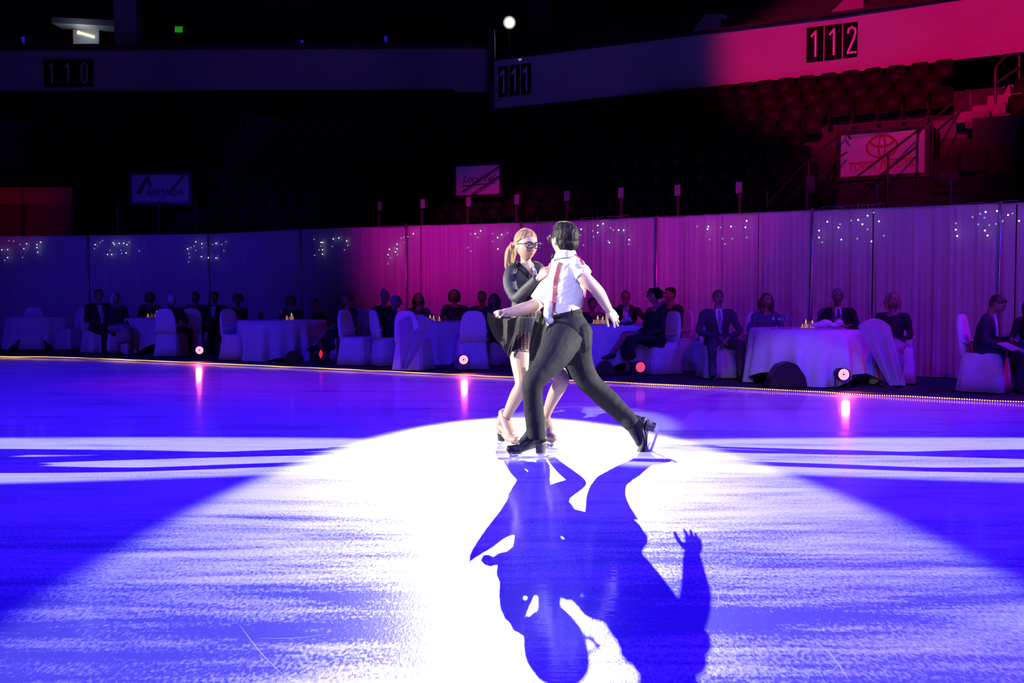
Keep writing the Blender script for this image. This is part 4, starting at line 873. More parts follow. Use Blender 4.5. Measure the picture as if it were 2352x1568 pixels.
    for s in (-1, 1):
        if not fem: tube(bm, [V((s * .08, .05, .53)), kn[s].lerp(V((s * .09, 0, .53)), .5), kn[s], kn[s].lerp(an[s], .5), an[s] + V((0, 0, .0))], [.098, .088, .074, .062, .058], n=12)
    if len(bm.verts): skin('skirt' if fem else 'trousers', bm, .013, MT['cloth_p'] if pale_lap else MT[bottom], e, 4, (.012, folds((9, 9, 9), px + 3)))
    else: bm.free()
    for s in (-1, 1): bm = bmesh.new(); tube(bm, [an[s] + V((0, .03, -.035)), an[s] + V((0, -.05, -.055)), an[s] + V((0, -.15, -.072))], [(.042, .045), (.044, .038), (.040, .022)], ref=(0, 0, 1), n=12); from_bm('shoe', bm, MT['black'], e, True)
    if shirt:
        bm = bmesh.new(); tube(bm, [nb + V((0, -.055, .015)), ch + V((0, -.105, .03)), ch + V((0, -.118, -.10))], [(.05, .02), (.055, .030), (.022, .022)], n=12)
        tube(bm, [nb + V((-.055, -.01, .02)), nb + V((0, -.05, .012)), nb + V((.055, -.01, .02))], [.016] * 3, ref=(0, 0, 1), n=8)
        skin('shirt_front', bm, .010, MT['shirt_s'], e, 3)
    if tie == 'bow':
        bm = bmesh.new(); box(bm, nb + V((0, -.085, .005)), (.02, .02, .022)); tube(bm, [nb + V((-.05, -.085, .005)), nb + V((0, -.085, .005)), nb + V((.05, -.085, .005))], [.022, .008, .022], ref=(0, 1, 0), n=8); from_bm('bow_tie', bm, MT['black'], e)
    elif tie:
        bm = bmesh.new(); tube(bm, [nb + V((0, -.085, .0)), ch + V((0, -.146, .0)), V((0, ty * .3 - .112, .66))], [(.014, .010), (.026, .008), (.034, .006)], n=8); from_bm('necktie', bm, MT[tie], e, True)
    bm = bmesh.new(); hairdo(bm, hair[0], hc, HR)
    if fem is False and hair[0] == 'short': pass
    skin('hair', bm, .009, MT[hair[1]], e, 3, (.006, folds((45, 45, 25), px)))
    if extra == 'glasses':
        bm = bmesh.new()
        for s in (-1, 1): ell_pts = [hc + HR @ V((s * .032 + .024 * math.cos(a), .100, .008 + .018 * math.sin(a))) for a in [2 * math.pi * q / 12 for q in range(13)]]; tube(bm, ell_pts, [.0025] * 13, n=5, sub=1)
        from_bm('glasses', bm, MT['frame'], e)
    if extra == 'goatee': bm = bmesh.new(); ball(bm, hc + HR @ V((0, .088, -.088)), (.022, .014, .022), HR, 2); from_bm('goatee', bm, MT['hair_g'], e, True)
    return e
S_, B_, L_S, C_ = ('short', 'hair_d'), ('bob', 'hair_d'), ('long', 'hair_d'), ('curly', 'hair_d')
guest(229, 661, 20.6, 48, 'person in a tuxedo at the far left, turned right, bright white shirt', shirt=True, tie='bow', hands='one'); chair(222, 20.75, 48, 'chair under the leftmost tuxedoed man')
guest(268, 667, 20.3, 40, 'person with a glowing white-haired head and pale skirt, beside the leftmost tuxedo', top='navy', fem=True, hair=('bob', 'hair_w'), pale_lap=True); chair(264, 20.5, 40, 'chair under the white-haired woman at far left')
guest(345, 668, 22.3, 10, 'person with dark hair behind the twig vase of the far left table', hair=B_, fem=True, hands='table')
guest(396, 672, 19.5, 165, 'person with white hair seen from behind, at the far left table', hair=('short', 'hair_w'), hands='table', look=(.6, 0)); chair(394, 19.55, 172, 'chair with its violet-lit back to the ice, under the white-haired man')
guest(448, 668, 21.8, -15, 'person in black, small, just left of the tuxedo facing the ice', hair=S_, hands='table'); guest(492, 667, 21.0, -5, 'person in a tuxedo facing the ice, behind the left floor lamp', shirt=True, tie='bow'); chair(490, 21.2, -5, 'chair under the tuxedoed man facing the ice')
guest(545, 673, 20.3, -20, 'person with dark curls and a black jacket above the lone empty chair', hair=('curly', 'hair_br'), fem=True, hands='table'); chair(446, 21.9, -15, 'chair under the small figure in black left of the tuxedo')
chair(548, 18.3, 60, 'lone empty chair with rounded back left of the second table'); chair(437, 20.1, -160, 'dim empty chair right of the white-haired man seen from behind')
chair(75, 22.0, 20, 'left one of two dim blue chairs at the far left edge'); chair(165, 22.0, -30, 'right one of two dim blue chairs at the far left edge')
guest(668, 676, 20.3, 0, 'person, faint, behind the candle pair on the second table', hair=B_, fem=True, top='cloth_g', hands='table'); guest(737, 682, 19.3, -60, 'person with a reddish face bending low right of the second table', top='cloth_k', hair=('thin', 'hair_br'), lean=.12, hands='table')
guest(795, 669, 17.7, -38, 'person with big dark curls in a black dress, legs crossed, by the second table', hair=('curly', 'hair_br'), fem=True, legs='cross', hands='one'); chair(800, 17.85, -38, 'chair under the woman with big dark curls')
chair(822, 16.9, 65, 'empty chair with tilted rounded back, right of the woman with big curls')
guest(879, 663, 17.9, 42, 'person in a sleeveless top with grey swept-up hair, left of the third table', hair=('updo', 'hair_g'), fem=True, sleeve=False, lean=.08, hands='lap'); chair(862, 18.0, 42, 'chair under the woman with grey swept-up hair')
guest(905, 675, 16.8, 105, 'person, older, in a shiny dark jacket, turned away beside the sleeveless woman', hair=('short', 'hair_g'), hands='table', lean=.05); chair(893, 16.75, 115, 'chair under the older guest in the shiny jacket')
guest(961, 670, 18.6, 5, 'person with long dark hair behind the folded napkin of the third table', hair=L_S, fem=True, hands='table', top='cloth_g'); guest(1043, 661, 18.5, -8, 'person with a round dark bob behind the third table', hair=B_, fem=True, hands='table')
chair(950, 15.75, 160, 'chair draped with a slipping shawl in front of the third table'); chair(1082, 15.95, 190, 'chair with its back to the ice, behind the third floor lamp')
guest(1106, 665, 18.3, -20, 'person with dark short hair, left one of two beside the woman skater', hair=S_, hands='table'); guest(1133, 671, 16.8, -28, 'person with long hair, right one of two beside the woman skater', hair=('long', 'hair_br'), fem=True, top='cloth_g', hands='lap'); chair(1128, 17.0, -28, 'chair partly hidden by the woman skater\'s lifted black skirt')
guest(1362, 680, 16.75, 20, 'person in black mostly hidden behind the man skater', hair=S_, hands='table', top='cloth_k')
guest(1437, 664, 16.5, -5, 'person with glasses and both arms raised toward his chin', shirt=True, hair=('short', 'hair_br'), hands='face', extra='glasses'); chair(1437, 16.7, -5, 'chair under the bespectacled man')
guest(1500, 659, 14.8, -62, 'person with tall dark hair and a long black dress, foreground beside the fourth lamp', hair=('curly', 'hair_d'), fem=True, legs='cross', hands='lap'); chair(1512, 14.95, -62, 'chair under the woman in the long black dress')
guest(1536, 656, 16.3, -60, 'person with short dark hair sitting just behind the woman in the long black dress', hair=S_, hands='lap'); chair(1546, 16.4, -60, 'chair under the short-haired guest behind the long black dress')
chair(1592, 15.6, -115, 'empty chair left of the man in the grey suit')
guest(1650, 662, 14.1, 4, 'person in a grey suit with a striped tie, knees apart, hands clasped', top='cloth_g', bottom='cloth_g', shirt=True, tie='tie_s', legs='spread', hands='clasp', hair=('short', 'hair_br')); chair(1650, 14.2, 4, 'chair under the man in the grey suit')
guest(1762, 669, 14.35, 12, 'person with long dark hair and a blue top behind the empty glasses', top='cloth_b', fem=True, hair=('long', 'hair_br'), hands='table'); chair(1757, 14.5, 12, 'chair under the long-haired woman in the blue top')
guest(1924, 659, 14.45, -8, 'person with a goatee in a dark suit beside the twig centrepiece', shirt=True, tie='cloth_k', hair=('thin', 'hair_g'), hands='table', extra='goatee'); chair(1926, 14.6, -8, 'chair under the goateed man')
guest(2050, 667, 13.2, -22, 'person with blonde hair, black top and pale skirt, right of the largest cloth', fem=True, hair=('bob', 'hair_bl'), hands='lap', pale_lap=True); chair(2058, 13.35, -22, 'chair under the blonde woman in black')
guest(2272, 668, 12.0, 52, 'person in a navy suit and maroon tie looking down at papers on crossed legs', top='navy', bottom='navy', shirt=True, tie='tie_r', legs='cross', hands='one', lean=.06, look=(.15, .9), hair=('short', 'hair_br')); chair(2265, 12.05, 52, 'chair under the man reading papers')
guest(2368, 676, 12.5, -40, 'person in dark clothes cut off by the right edge of the picture', fem=True, hair=L_S, hands='one', top='navy'); chair(2372, 12.65, -40, 'chair at the right edge, mostly out of the picture')
# papers on the reading man's lap
bm = bmesh.new()
g0 = [[bm.verts.new((-.13 + .26 * i / 6, -.01 * math.cos(i) , .05 * math.sin(math.pi * i / 6) + j * -.0)) for i in range(7)] for j in range(1)]
bm.free(); bm = bmesh.new(); P = []
for i in range(9):
    u = i / 8; P.append([bm.verts.new((-.16 + .32 * u, -.11 + .22 * v, .05 * math.sin(math.pi * u) - .03 * v)) for v in (0, .5, 1)])
for a, b in zip(P, P[1:]):
    for k in range(2): bm.faces.new((a[k], b[k], b[k + 1], a[k + 1]))
bmesh.ops.solidify(bm, geom=list(bm.faces), thickness=.006)
o = from_bm('programme_booklet', bm, MT['linen'], smooth=True); o.location = W(2328, 800, 11.55); o.rotation_euler = (.5, .2, .5); tag(o, 'pale open booklet bent over the reading man\'s knee', 'booklet')

# ---------------------------------------------------------------- floor par lights
LED = bmesh.new(); lathe(LED, [(.0095, 0), (.0095, .003), (.006, .006)], n=10); led_me = bpy.data.meshes.new('led'); LED.to_mesh(led_me); LED.free(); led_me.materials.append(MT['par'])
led_dim = led_me.copy(); led_dim.materials.clear(); led_dim.materials.append(MT['par_dim']); led_red = led_me.copy(); led_red.materials.clear(); led_red.materials.append(MT['par_red'])
def par_light(px, py, yaw, label, kind='on'):
    d = F * .95 / (py - 685) if kind != 'off' else F * 1.0 / (py - 685); e = empty('floor_par_light', XD(px, d, .012), math.radians(yaw), label, 'stage light', 'par lights on the floor behind the rope light')
    Rx = Matrix.Rotation(math.pi / 2, 4, 'X'); T = Matrix.Translation((0, 0, .19)) @ Rx
    def lt(prof, name, m, n=28, sm=True):
        bm = bmesh.new(); lathe(bm, prof, n=n); me = bpy.data.meshes.new(name); bmesh.ops.recalc_face_normals(bm, faces=bm.faces); bm.to_mesh(me); bm.free(); me.transform(T)
        if sm: me.polygons.foreach_set('use_smooth', [True] * len(me.polygons))
        return link(name, me, e, [m])
    lt([(.04, -.16), (.07, -.15), (.078, -.05), (.080, .05), (.076, .05), (.072, .025), (.0, .025)], 'can', MT['black'])
    me = {'on': led_me, 'dim': led_dim, 'side': led_red, 'off': None}[kind]
    if me:
        spots_ = [(0, 0)] if kind != 'on' else []
        for rr, nn in ((.022, 6), (.042, 12), (.060, 18)): spots_ += [(rr * math.cos(2 * math.pi * i / nn + rr * 9), rr * math.sin(2 * math.pi * i / nn + rr * 9)) for i in range(nn)]
        Q = Matrix.Translation((0, -.026, .19)) @ Rx
        for x, z in spots_: o = bpy.data.objects.new('led', me); COL.objects.link(o); o.parent = e; o.matrix_local = Matrix.Translation((x, -.026, .19 + z)) @ Rx
    bm = bmesh.new()
    for s in (-1, 1): box(bm, (s * .092, .02, .11), (.008, .04, .20), bev=.002)
    box(bm, (0, .02, .008), (.19, .06, .012), bev=.002); box(bm, (0, -.06, .006), (.14, .10, .008)); from_bm('yoke', bm, MT['black'], e)
    if kind == 'on':
        l = bpy.data.lights.new('par_beam', 'SPOT'); l.energy = 28; l.color = (1, .08, .28); l.spot_size = math.radians(100); l.spot_blend = 1; l.shadow_soft_size = .05
        o = bpy.data.objects.new('par_beam', l); COL.objects.link(o); o.parent = e; o.location = (0, -.10, .19); o.rotation_euler = (math.radians(-78), 0, 0)
par_light(458, 804, 5, 'glowing pink-white floor lamp at left, below the tuxedoed man'); par_light(732, 813, 68, 'floor lamp seen from the side, only a thin red strip lit', 'side'); par_light(1064, 826, 12, 'glowing pink-white floor lamp left of the woman skater')
par_light(1470, 843, 14, 'floor lamp with separate magenta dots, below the long black dress', 'dim'); par_light(1938, 860, 2, 'largest glowing pink-white floor lamp, before the largest cloth')
for px, d, w, l in [(674, 17.6, .16, 'black wedge case at the foot of the second table cloth'), (1806, 12.72, .24, 'black hump-backed case in the gap of the largest cloth'), (1389, 14.75, .16, 'black wedge case at the foot of the cloth right of the man skater')]:
    bm = bmesh.new(); prism(bm, [(-w, 0), (w, 0), (w * .9, w * .6), (w * .45, w * 1.25), (0, w * 1.4), (-w * .5, w * 1.2), (-w * .9, w * .5)], Matrix.Identity(4), .30); bmesh.ops.bevel(bm, geom=list(bm.edges), offset=.015, segments=2, affect='EDGES')
    o = from_bm('equipment_case', bm, MT['black'], smooth=False); o.location = XD(px, d, .013); tag(o, l, 'case', 'black cases on the floor')
for px, y, d, w, l in [(958, 790, 15.45, .55, 'pale shawl slipping off the chair back in front of the third table'), (2028, 800, 12.55, .42, 'pale cloth hanging from the corner of the largest cloth beside the blonde woman')]:
    bm = bmesh.new(); g = []
    for i in range(15):
        u = i / 14; col = []
        for k in range(13):
            v = k / 12; x = (u - .5) * w * (1 - (.80 if px < 1500 else .55) * v) + (-.20 * v if px < 1500 else (-.12 + .3 * v) * .9) ; z = .80 - .74 * v + .10 * math.sin(math.pi * u) * (1 - v); y_ = .03 * math.sin(u * 14 + v * 3) * (0.4 + v) - .08 * v
            col.append(bm.verts.new((x, y_, z)))
        g.append(col)
    for a, b in zip(g, g[1:]):
        for k in range(12): bm.faces.new((a[k], b[k], b[k + 1], a[k + 1]))
    bmesh.ops.solidify(bm, geom=list(bm.faces), thickness=.006); o = from_bm('draped_shawl', bm, MT['linen'], smooth=True); o.location = XD(px, d, 0); tag(o, l, 'shawl')
# ---------------------------------------------------------------- the two skaters (joints reconstructed in the place, each with its own distance)
def J(l): return [W(x, y, d) for x, y, d in l]
def PR(px, d): return px * d / F
def limb(bm, l, n=16, sub=5, ref=(0, 1, 0), cap='round'):
    """l: (px, py, depth, radius px[, depth radius px])"""
    P = [W(q[0], q[1], q[2]) for q in l]; Rr = [(PR(q[3], q[2]), PR(q[4] if len(q) > 4 else q[3], q[2])) for q in l]; tube(bm, P, Rr, ref=ref, n=n, sub=sub, cap=cap)
def wrinkle(amp_dirs, seed):
    def f(p):
        return .6 * noise.noise(Vector((p.x * amp_dirs[0] + seed, p.y * amp_dirs[1], p.z * amp_dirs[2]))) + .55 * (abs(noise.noise(Vector((p.x * 9 + p.z * 6 + seed, p.y * 8, p.z * 13 - p.x * 8)))) - .2)
    return f
# skate boot in its own frame: +x toe, +z up, ankle above the heel; sole length .27
def skate(root, M, leather, heelm, seed, shaft=.205, solem=None):
    MF = M; M = Matrix.Identity(4)
    bm = bmesh.new(); V = Vector
    tube(bm, [V((-.10, 0, .035)), V((-.03, 0, .030)), V((.06, 0, .022)), V((.125, 0, .020)), V((.155, 0, .022))], [(.034, .030), (.036, .034), (.043, .030), (.042, .028), (.034, .025)], ref=(0, 0, 1), n=16)
    tube(bm, [V((-.075, 0, .03)), V((-.078, 0, .09)), V((-.068, 0, min(.15, shaft - .03))), V((-.066, 0, shaft))], [(.036, .042), (.038, .046), (.038, .046), (.036, .045)], ref=(1, 0, 0), n=16, cap='flat')
    tube(bm, [V((-.055, 0, .15)), V((-.02, 0, .105)), V((.025, 0, .078)), V((.075, 0, .052))], [(.036, .040), (.038, .044), (.038, .036), (.034, .024)], ref=(0, 0, 1), n=14)
    me = remeshed(bm, .005, 4, (.0012, folds((40, 40, 40), seed))); boot = link('skate_boot', me, root, [leather])
    bm = bmesh.new(); ol = [(-.125, 0), (-.118, -.022), (-.08, -.034), (-.03, -.028), (.03, -.034), (.09, -.044), (.14, -.036), (.168, 0)]; ol += [(x, -y) for x, y in ol[::-1][1:-1]]
    for z0, z1, k in ((-.007, .004, 1.0),):
        a = [bm.verts.new(M @ V((x * k, y, z0))) for x, y in ol]; b = [bm.verts.new(M @ V((x * k, y, z1))) for x, y in ol]; n = len(ol); bm.faces.new(a[::-1]); bm.faces.new(b)
        for i in range(n): bm.faces.new((a[i], a[(i + 1) % n], b[(i + 1) % n], b[i]))
    from_bm('sole', bm, solem or heelm, boot)
    bm = bmesh.new(); R_ = []
    for z, k in ((-.066, .82), (-.035, .88), (-.006, 1.0)): R_.append([bm.verts.new(M @ V((-.078 + .044 * k * math.cos(2 * math.pi * i / 16), .032 * k * math.sin(2 * math.pi * i / 16), z))) for i in range(16)])
    loft(bm, R_); from_bm('heel', bm, heelm, boot)
    # blade: runner, toe pick and two stanchions
    bm = bmesh.new(); zb = -.106
    run = [(-.145, zb + .012), (-.13, zb + .002), (-.06, zb), (.06, zb), (.12, zb + .004), (.150, zb + .012), (.160, zb + .026), (.150, zb + .030), (.163, zb + .040), (.150, zb + .050), (.140, zb + .036), (.10, zb + .022), (0, zb + .018), (-.10, zb + .018), (-.15, zb + .020)]
    MB = MF
    prism(bm, run, MB, .004); prism(bm, [(-.115, -.068), (-.045, -.068), (-.066, zb + .016), (-.10, zb + .016)], MB, .004); prism(bm, [(.070, -.066), (.130, -.066), (.122, zb + .026), (.140, zb + .016), (.075, zb + .014), (.092, zb + .026)], MB, .004)
    for c, s in (((-.08, 0, -.068), (.080, .046, .004)), ((.09, 0, -.066), (.10, .05, .004))):
        b2 = bmesh.new(); box(b2, c, s); m2 = bpy.data.meshes.new('t'); b2.to_mesh(m2); b2.free(); m2.transform(MF); bm.from_mesh(m2); bpy.data.meshes.remove(m2)
    from_bm('blade', bm, MT['steel'], boot)
    bm = bmesh.new()
    for i in range(8):
        t = i / 7; p = V((.066 - .092 * t, 0, .086 + .072 * t)); tube(bm, [M @ (p + V((0, -.018, -.006))), M @ (p + V((.004, 0, .004))), M @ (p + V((0, .018, -.006)))], [.0022] * 3, ref=(1, 0, 0), n=5, sub=2)
    from_bm('laces', bm, leather, boot, True)
    for o in [boot] + [c for c in boot.children if c.name.split('.')[0] != 'blade']:
        for v in o.data.vertices:
            t = max(0, min(1, (v.co.x + .045) / .125)); v.co.z -= .052 * t * t * (3 - 2 * t) * (1 - max(0, min(1, (v.co.z - .03) / .12)) * .5)
        o.data.transform(MF)
    return boot
def basis(o, x, z):
    x = Vector(x).normalized(); z = Vector(z); z = (z - x * z.dot(x)).normalized(); y = z.cross(x)
    return Matrix.Translation(o) @ Matrix((x, y, z)).transposed().to_4x4()
def glasses_obj(root, hc, HR, s, temple=True):
    bm = bmesh.new(); T = lambda x, y, z: hc + HR @ (Vector((x, y, z)) * s)
    for sg in (-1, 1):
        P = []
        for q in range(17):
            a = 2 * math.pi * q / 16; c, n_ = math.cos(a), math.sin(a); P.append(T(sg * .034 + .028 * math.copysign(abs(c) ** .7, c), .112 - .010 * abs(sg * .034 + .028 * c) / .062, .006 + .0215 * math.copysign(abs(n_) ** .75, n_)))
        tube(bm, P, [.0046 * s] * 17, n=6, sub=1)
        tube(bm, [T(sg * .062, .104, .018), T(sg * .078, .090, .018), T(sg * .083, .01, .010), T(sg * .080, -.02, -.002)], [(.0045 * s, .005 * s), (.0035 * s, .006 * s), (.003 * s, .004 * s), (.002 * s, .003 * s)], n=6, sub=3)
    tube(bm, [T(-.008, .113, .012), T(0, .116, .015), T(.008, .113, .012)], [.003 * s] * 3, n=6, sub=2)
    g = from_bm('glasses', bm, MT['frame'], root, True)
    for sg in (-1, 1):
        bm = bmesh.new(); vs = [bm.verts.new(T(sg * .034 + .026 * math.cos(a), .108, .006 + .019 * math.sin(a))) for a in [2 * math.pi * q / 16 for q in range(16)]]; bm.faces.new(vs); from_bm('lens', bm, MT['lens'], g)
    return g
def strip(bm, pts, w, th, nrm):
    """flat band following pts, w wide, th thick, face normal nrm (one per point or shared)"""
    n = len(pts); V4 = []
    for i, p in enumerate(pts):
        t = (pts[min(i + 1, n - 1)] - pts[max(i - 1, 0)]).normalized(); nn = (nrm[i] if isinstance(nrm, list) else nrm); nn = (nn - t * nn.dot(t)).normalized(); s = t.cross(nn)
        V4.append([bm.verts.new(p + s * w + nn * th), bm.verts.new(p - s * w + nn * th), bm.verts.new(p - s * w - nn * th), bm.verts.new(p + s * w - nn * th)])
    for a, b in zip(V4, V4[1:]):
        for k in range(4): bm.faces.new((a[k], a[(k + 1) % 4], b[(k + 1) % 4], b[k]))
    bm.faces.new(V4[0][::-1]); bm.faces.new(V4[-1])
def sheet(name, rows, m, root, th=.004, fold=0.0, seed=0, nrm=Vector((0, -1, 0))):
    """cloth sheet through rows of points"""
    rows = [catmull([np.array(list(p)) for p in r], 5) for r in rows]
    cols = list(zip(*rows)); cols = [catmull(list(c), 5) for c in cols]; bm = bmesh.new(); g = []
    for i, c in enumerate(cols):
        u = i / (len(cols) - 1); col = []
        for k, p in enumerate(c):
            v = k / (len(c) - 1); q = Vector(p); off = fold * (math.sin(u * 19 + 2.2 * math.sin(v * 4 + seed) + seed) * .6 + noise.noise(Vector((u * 6 + seed, v * 3, 0)))) * (.35 + .65 * min(u, 1 - u, .3) / .3)
            col.append(bm.verts.new(q + nrm * off))
        g.append(col)
    for a, b in zip(g, g[1:]):
        for k in range(len(a) - 1): bm.faces.new((a[k], b[k], b[k + 1], a[k + 1]))
    bmesh.ops.solidify(bm, geom=list(bm.faces), thickness=th)
    return from_bm(name, bm, m, root, True)

# ------------------------------------------------ man, lunging left, seen from behind
man = empty('person', (0, 0, 0), 0, 'person lunging on skates, white shirt, red suspenders, charcoal trousers, seen from behind', 'person')
HSC = 1.10; mh = W(1296, 552, 7.26); MHR = Matrix.Rotation(math.radians(31), 3, 'Z') @ Matrix.Rotation(.04, 3, 'X')
bm = bmesh.new(); head_verts(bm, mh, MHR, HSC, 5)
limb(bm, [(1297, 565, 7.25, 17), (1299, 588, 7.24, 17.5), (1301, 605, 7.25, 24)])
limb(bm, [(1303, 605, 7.25, 24, 30), (1301, 640, 7.26, 34, 34), (1296, 690, 7.27, 32, 30), (1296, 740, 7.27, 36, 34)])
limb(bm, [(1318, 612, 7.20, 17), (1334, 630, 7.14, 17), (1350, 646, 7.12, 15.5), (1364, 659, 7.14, 14.5), (1377, 675, 7.20, 14.2), (1388, 694, 7.28, 11.8), (1397, 709, 7.34, 9.6)])
lw = W(1397, 710, 7.345); hand(bm, lw, W(1424, 745, 7.42) - lw, Vector((-.35, .85, -.25)), Vector((-.5, 0, -1)), 1.04, .10, .13, tcurl=.12, curls=[.12, .07, .10, .18])
limb(bm, [(1275, 632, 7.42, 20), (1256, 662, 7.44, 19), (1238, 692, 7.44, 15.5), (1221, 704, 7.38, 15), (1202, 709, 7.32, 14.5), (1180, 715, 7.27, 11.5), (1160, 718, 7.22, 10)])
rw = W(1159, 718, 7.215); hand(bm, rw, W(1125, 715, 7.12) - rw, Vector((.05, -.25, -1)), Vector((.15, -1, .5)), .92, 1.25, .02, tcurl=.75)
limb(bm, [(1308, 766, 7.25, 28), (1275, 812, 7.05, 24), (1225, 878, 6.95, 18), (1226, 930, 7.05, 17), (1231, 975, 7.12, 12), (1231, 988, 7.14, 10)])
limb(bm, [(1320, 782, 7.38, 26), (1338, 850, 7.48, 24), (1376, 898, 7.52, 18), (1415, 936, 7.52, 14), (1455, 972, 7.50, 11)])
skin('body', bm, .0042, MT['skin_m'], man, 3)
# shirt
bm = bmesh.new()
limb(bm, [(1299, 588, 7.24, 19, 20), (1301, 598, 7.24, 26, 30), (1303, 610, 7.24, 37, 40), (1303, 635, 7.25, 42, 42), (1300, 665, 7.26, 42, 38), (1295, 695, 7.27, 42, 37), (1293, 716, 7.27, 42, 37), (1292, 732, 7.27, 40, 35)], n=28)
limb(bm, [(1284, 606, 7.30, 20), (1306, 598, 7.24, 18), (1326, 612, 7.15, 20)], n=14)
limb(bm, [(1262, 700, 7.20, 12, 20), (1260, 725, 7.22, 11, 20), (1266, 738, 7.22, 9, 18)], n=12)
limb(bm, [(1318, 612, 7.20, 22), (1333, 624, 7.15, 21.5), (1341, 634, 7.13, 21)], n=16, cap='flat')
limb(bm, [(1280, 630, 7.40, 24), (1262, 655, 7.43, 23), (1246, 678, 7.45, 22), (1237, 692, 7.45, 20.5)], n=16, cap='flat')
shirt = skin('shirt', bm, .0052, MT['shirt'], man, 4, (.009, lambda p: noise.noise(Vector((p.x * 6 + p.z * 9, p.y * 8, p.z * 13 - p.x * 10))) * .7 + .5 * (abs(noise.noise(Vector((p.x * 9 + p.z * 12, p.y * 9, p.z * 26 - p.x * 17)))) - .2)))
bm = bmesh.new(); cc = W(1298, 583, 7.245)
for sgn, r0, zz in ((1, 1, 0),):
    R_ = []
    for z, r in ((-.045, .073), (-.02, .069), (.016, .064), (.020, .068), (-.004, .078), (-.040, .086)):
        R_.append([bm.verts.new(cc + MHR @ Vector((r * math.cos(a), r * 1.05 * math.sin(a) - .004, z - .016 * math.sin(a) ))) for a in [2 * math.pi * i / 32 for i in range(32)]])
    for a, b in zip(R_, R_[1:]):
        for i in range(32): bm.faces.new((a[i], a[(i + 1) % 32], b[(i + 1) % 32], b[i]))
from_bm('collar', bm, MT['shirt'], shirt, True)
# trousers
bm = bmesh.new()
limb(bm, [(1296, 722, 7.27, 40.5, 36), (1300, 738, 7.26, 43, 38), (1305, 758, 7.25, 50, 45), (1309, 782, 7.25, 52, 46), (1307, 800, 7.25, 44, 42)], n=26, cap='flat')
limb(bm, [(1332, 765, 7.22, 30, 34), (1336, 788, 7.22, 25, 32)], n=14)
limb(bm, [(1296, 770, 7.16, 44, 36), (1274, 812, 7.04, 39.5, 34), (1246, 850, 6.97, 29, 29), (1225, 878, 6.94, 25, 26), (1223, 905, 6.97, 23, 23), (1226, 945, 7.05, 22.5, 23), (1229, 975, 7.10, 22, 23), (1230, 1001, 7.13, 22, 23)], n=22, cap='flat')
limb(bm, [(1322, 785, 7.38, 38, 36), (1330, 830, 7.46, 32, 30), (1348, 870, 7.51, 27, 27), (1372, 897, 7.53, 25, 25), (1400, 922, 7.53, 24, 23), (1430, 950, 7.52, 21, 21), (1455, 976, 7.50, 19.5, 20)], n=22, cap='flat')
tr = skin('trousers', bm, .0055, MT['trouser'], man, 5, (.008, wrinkle((6, 6, 5), 2.0)))
bm = bmesh.new(); wb = []
for i in range(33): a = 2 * math.pi * i / 32; wb.append(W(1296, 721, 7.27) + Vector((.1315 * math.cos(a), .117 * math.sin(a), .030 * math.cos(a) - .002)))
strip(bm, wb, .016, .003, [Vector((math.cos(2 * math.pi * i / 32), math.sin(2 * math.pi * i / 32), 0)) for i in range(33)]); from_bm('waistband', bm, MT['trouser'], tr, True)
bm = bmesh.new()
for x, y in ((1313, 717),): box(bm, W(x, y, 7.135), (.010, .006, .045), bev=.002)
from_bm('belt_loop', bm, MT['trouser'], tr)
# suspenders: one down his left front, one crossing the back edge
def surf(pts, obj):
    dg = bpy.context.evaluated_depsgraph_get(); dg.update(); out = []
    for x, y in pts:
        o = Vector((0, 0, CAMH)); d = ray(x, y).normalized(); hit, loc, nr, _ = obj.ray_cast(o, d)
        out.append((loc - d * .004, nr) if hit else None)
    return out
def strap(px, name, w=.016, parent=man):
    hs = [h for h in surf(px, shirt) if h]; P = [Vector(p) for p in catmull([np.array(list(h[0])) for h in hs], 3)]; dg_n = [(Vector((0, 0, CAMH)) - p).normalized() for p in P]; nn = []
    Nn = [h[1] for h in hs]
    for i in range(len(P)): nn.append((Nn[min(i // 3, len(Nn) - 1)] * .8 + dg_n[i] * .4).normalized())
    bm = bmesh.new(); strip(bm, P, w, .0016, nn); return from_bm(name, bm, MT['brace'], parent, False)
s1 = strap([(1288, 603), (1284, 612), (1281, 625), (1277, 640), (1275, 655), (1274, 670), (1273, 685), (1272.5, 700), (1272, 714)], 'suspender', .0155)
bm = bmesh.new(); box(bm, W(1273, 659, 7.085), (.040, .006, .010), bev=.002); from_bm('slider_buckle', bm, MT['steel'], s1)
bm = bmesh.new(); hb = [h[0] for h in surf([(1272, 712), (1268, 728)], shirt) if h]; hc2 = [h[0] for h in surf([(1272, 712), (1283, 724)], shirt) if h]
for h_ in (hb, hc2):
    if len(h_) > 1: tube(bm, h_, [.004, .004], n=6, sub=1)
if len(bm.verts): from_bm('leather_tab', bm, MT['leather'], s1, True)
else: bm.free()
strap([(1302, 585), (1312, 584), (1322, 586), (1330, 592), (1336, 600), (1341, 608)], 'suspender', .010)
bm = bmesh.new(); P = J([(1342, 618, 7.22), (1345, 650, 7.24), (1343, 675, 7.25), (1339, 700, 7.26), (1335, 718, 7.26)]); P = [Vector(p) for p in catmull([np.array(list(p)) for p in P], 4)]
strip(bm, P, .012, .0018, Vector((.75, -.6, .1))); from_bm('suspender', bm, MT['brace'], man, True)
# hair, glasses, tie
bm = bmesh.new(); T = lambda x, y, z: mh + MHR @ (Vector((x, y, z)) * HSC)
ball(bm, T(0, -.014, .030), (.083 * HSC, .104 * HSC, .094 * HSC), MHR, 4); ball(bm, T(0, -.045, -.018), (.074 * HSC, .066 * HSC, .066 * HSC), MHR, 3); ball(bm, T(-.002, .034, .078), (.060 * HSC, .046 * HSC, .036 * HSC), MHR, 3); ball(bm, T(0, .0, .100), (.06 * HSC, .07 * HSC, .026 * HSC), MHR, 3)
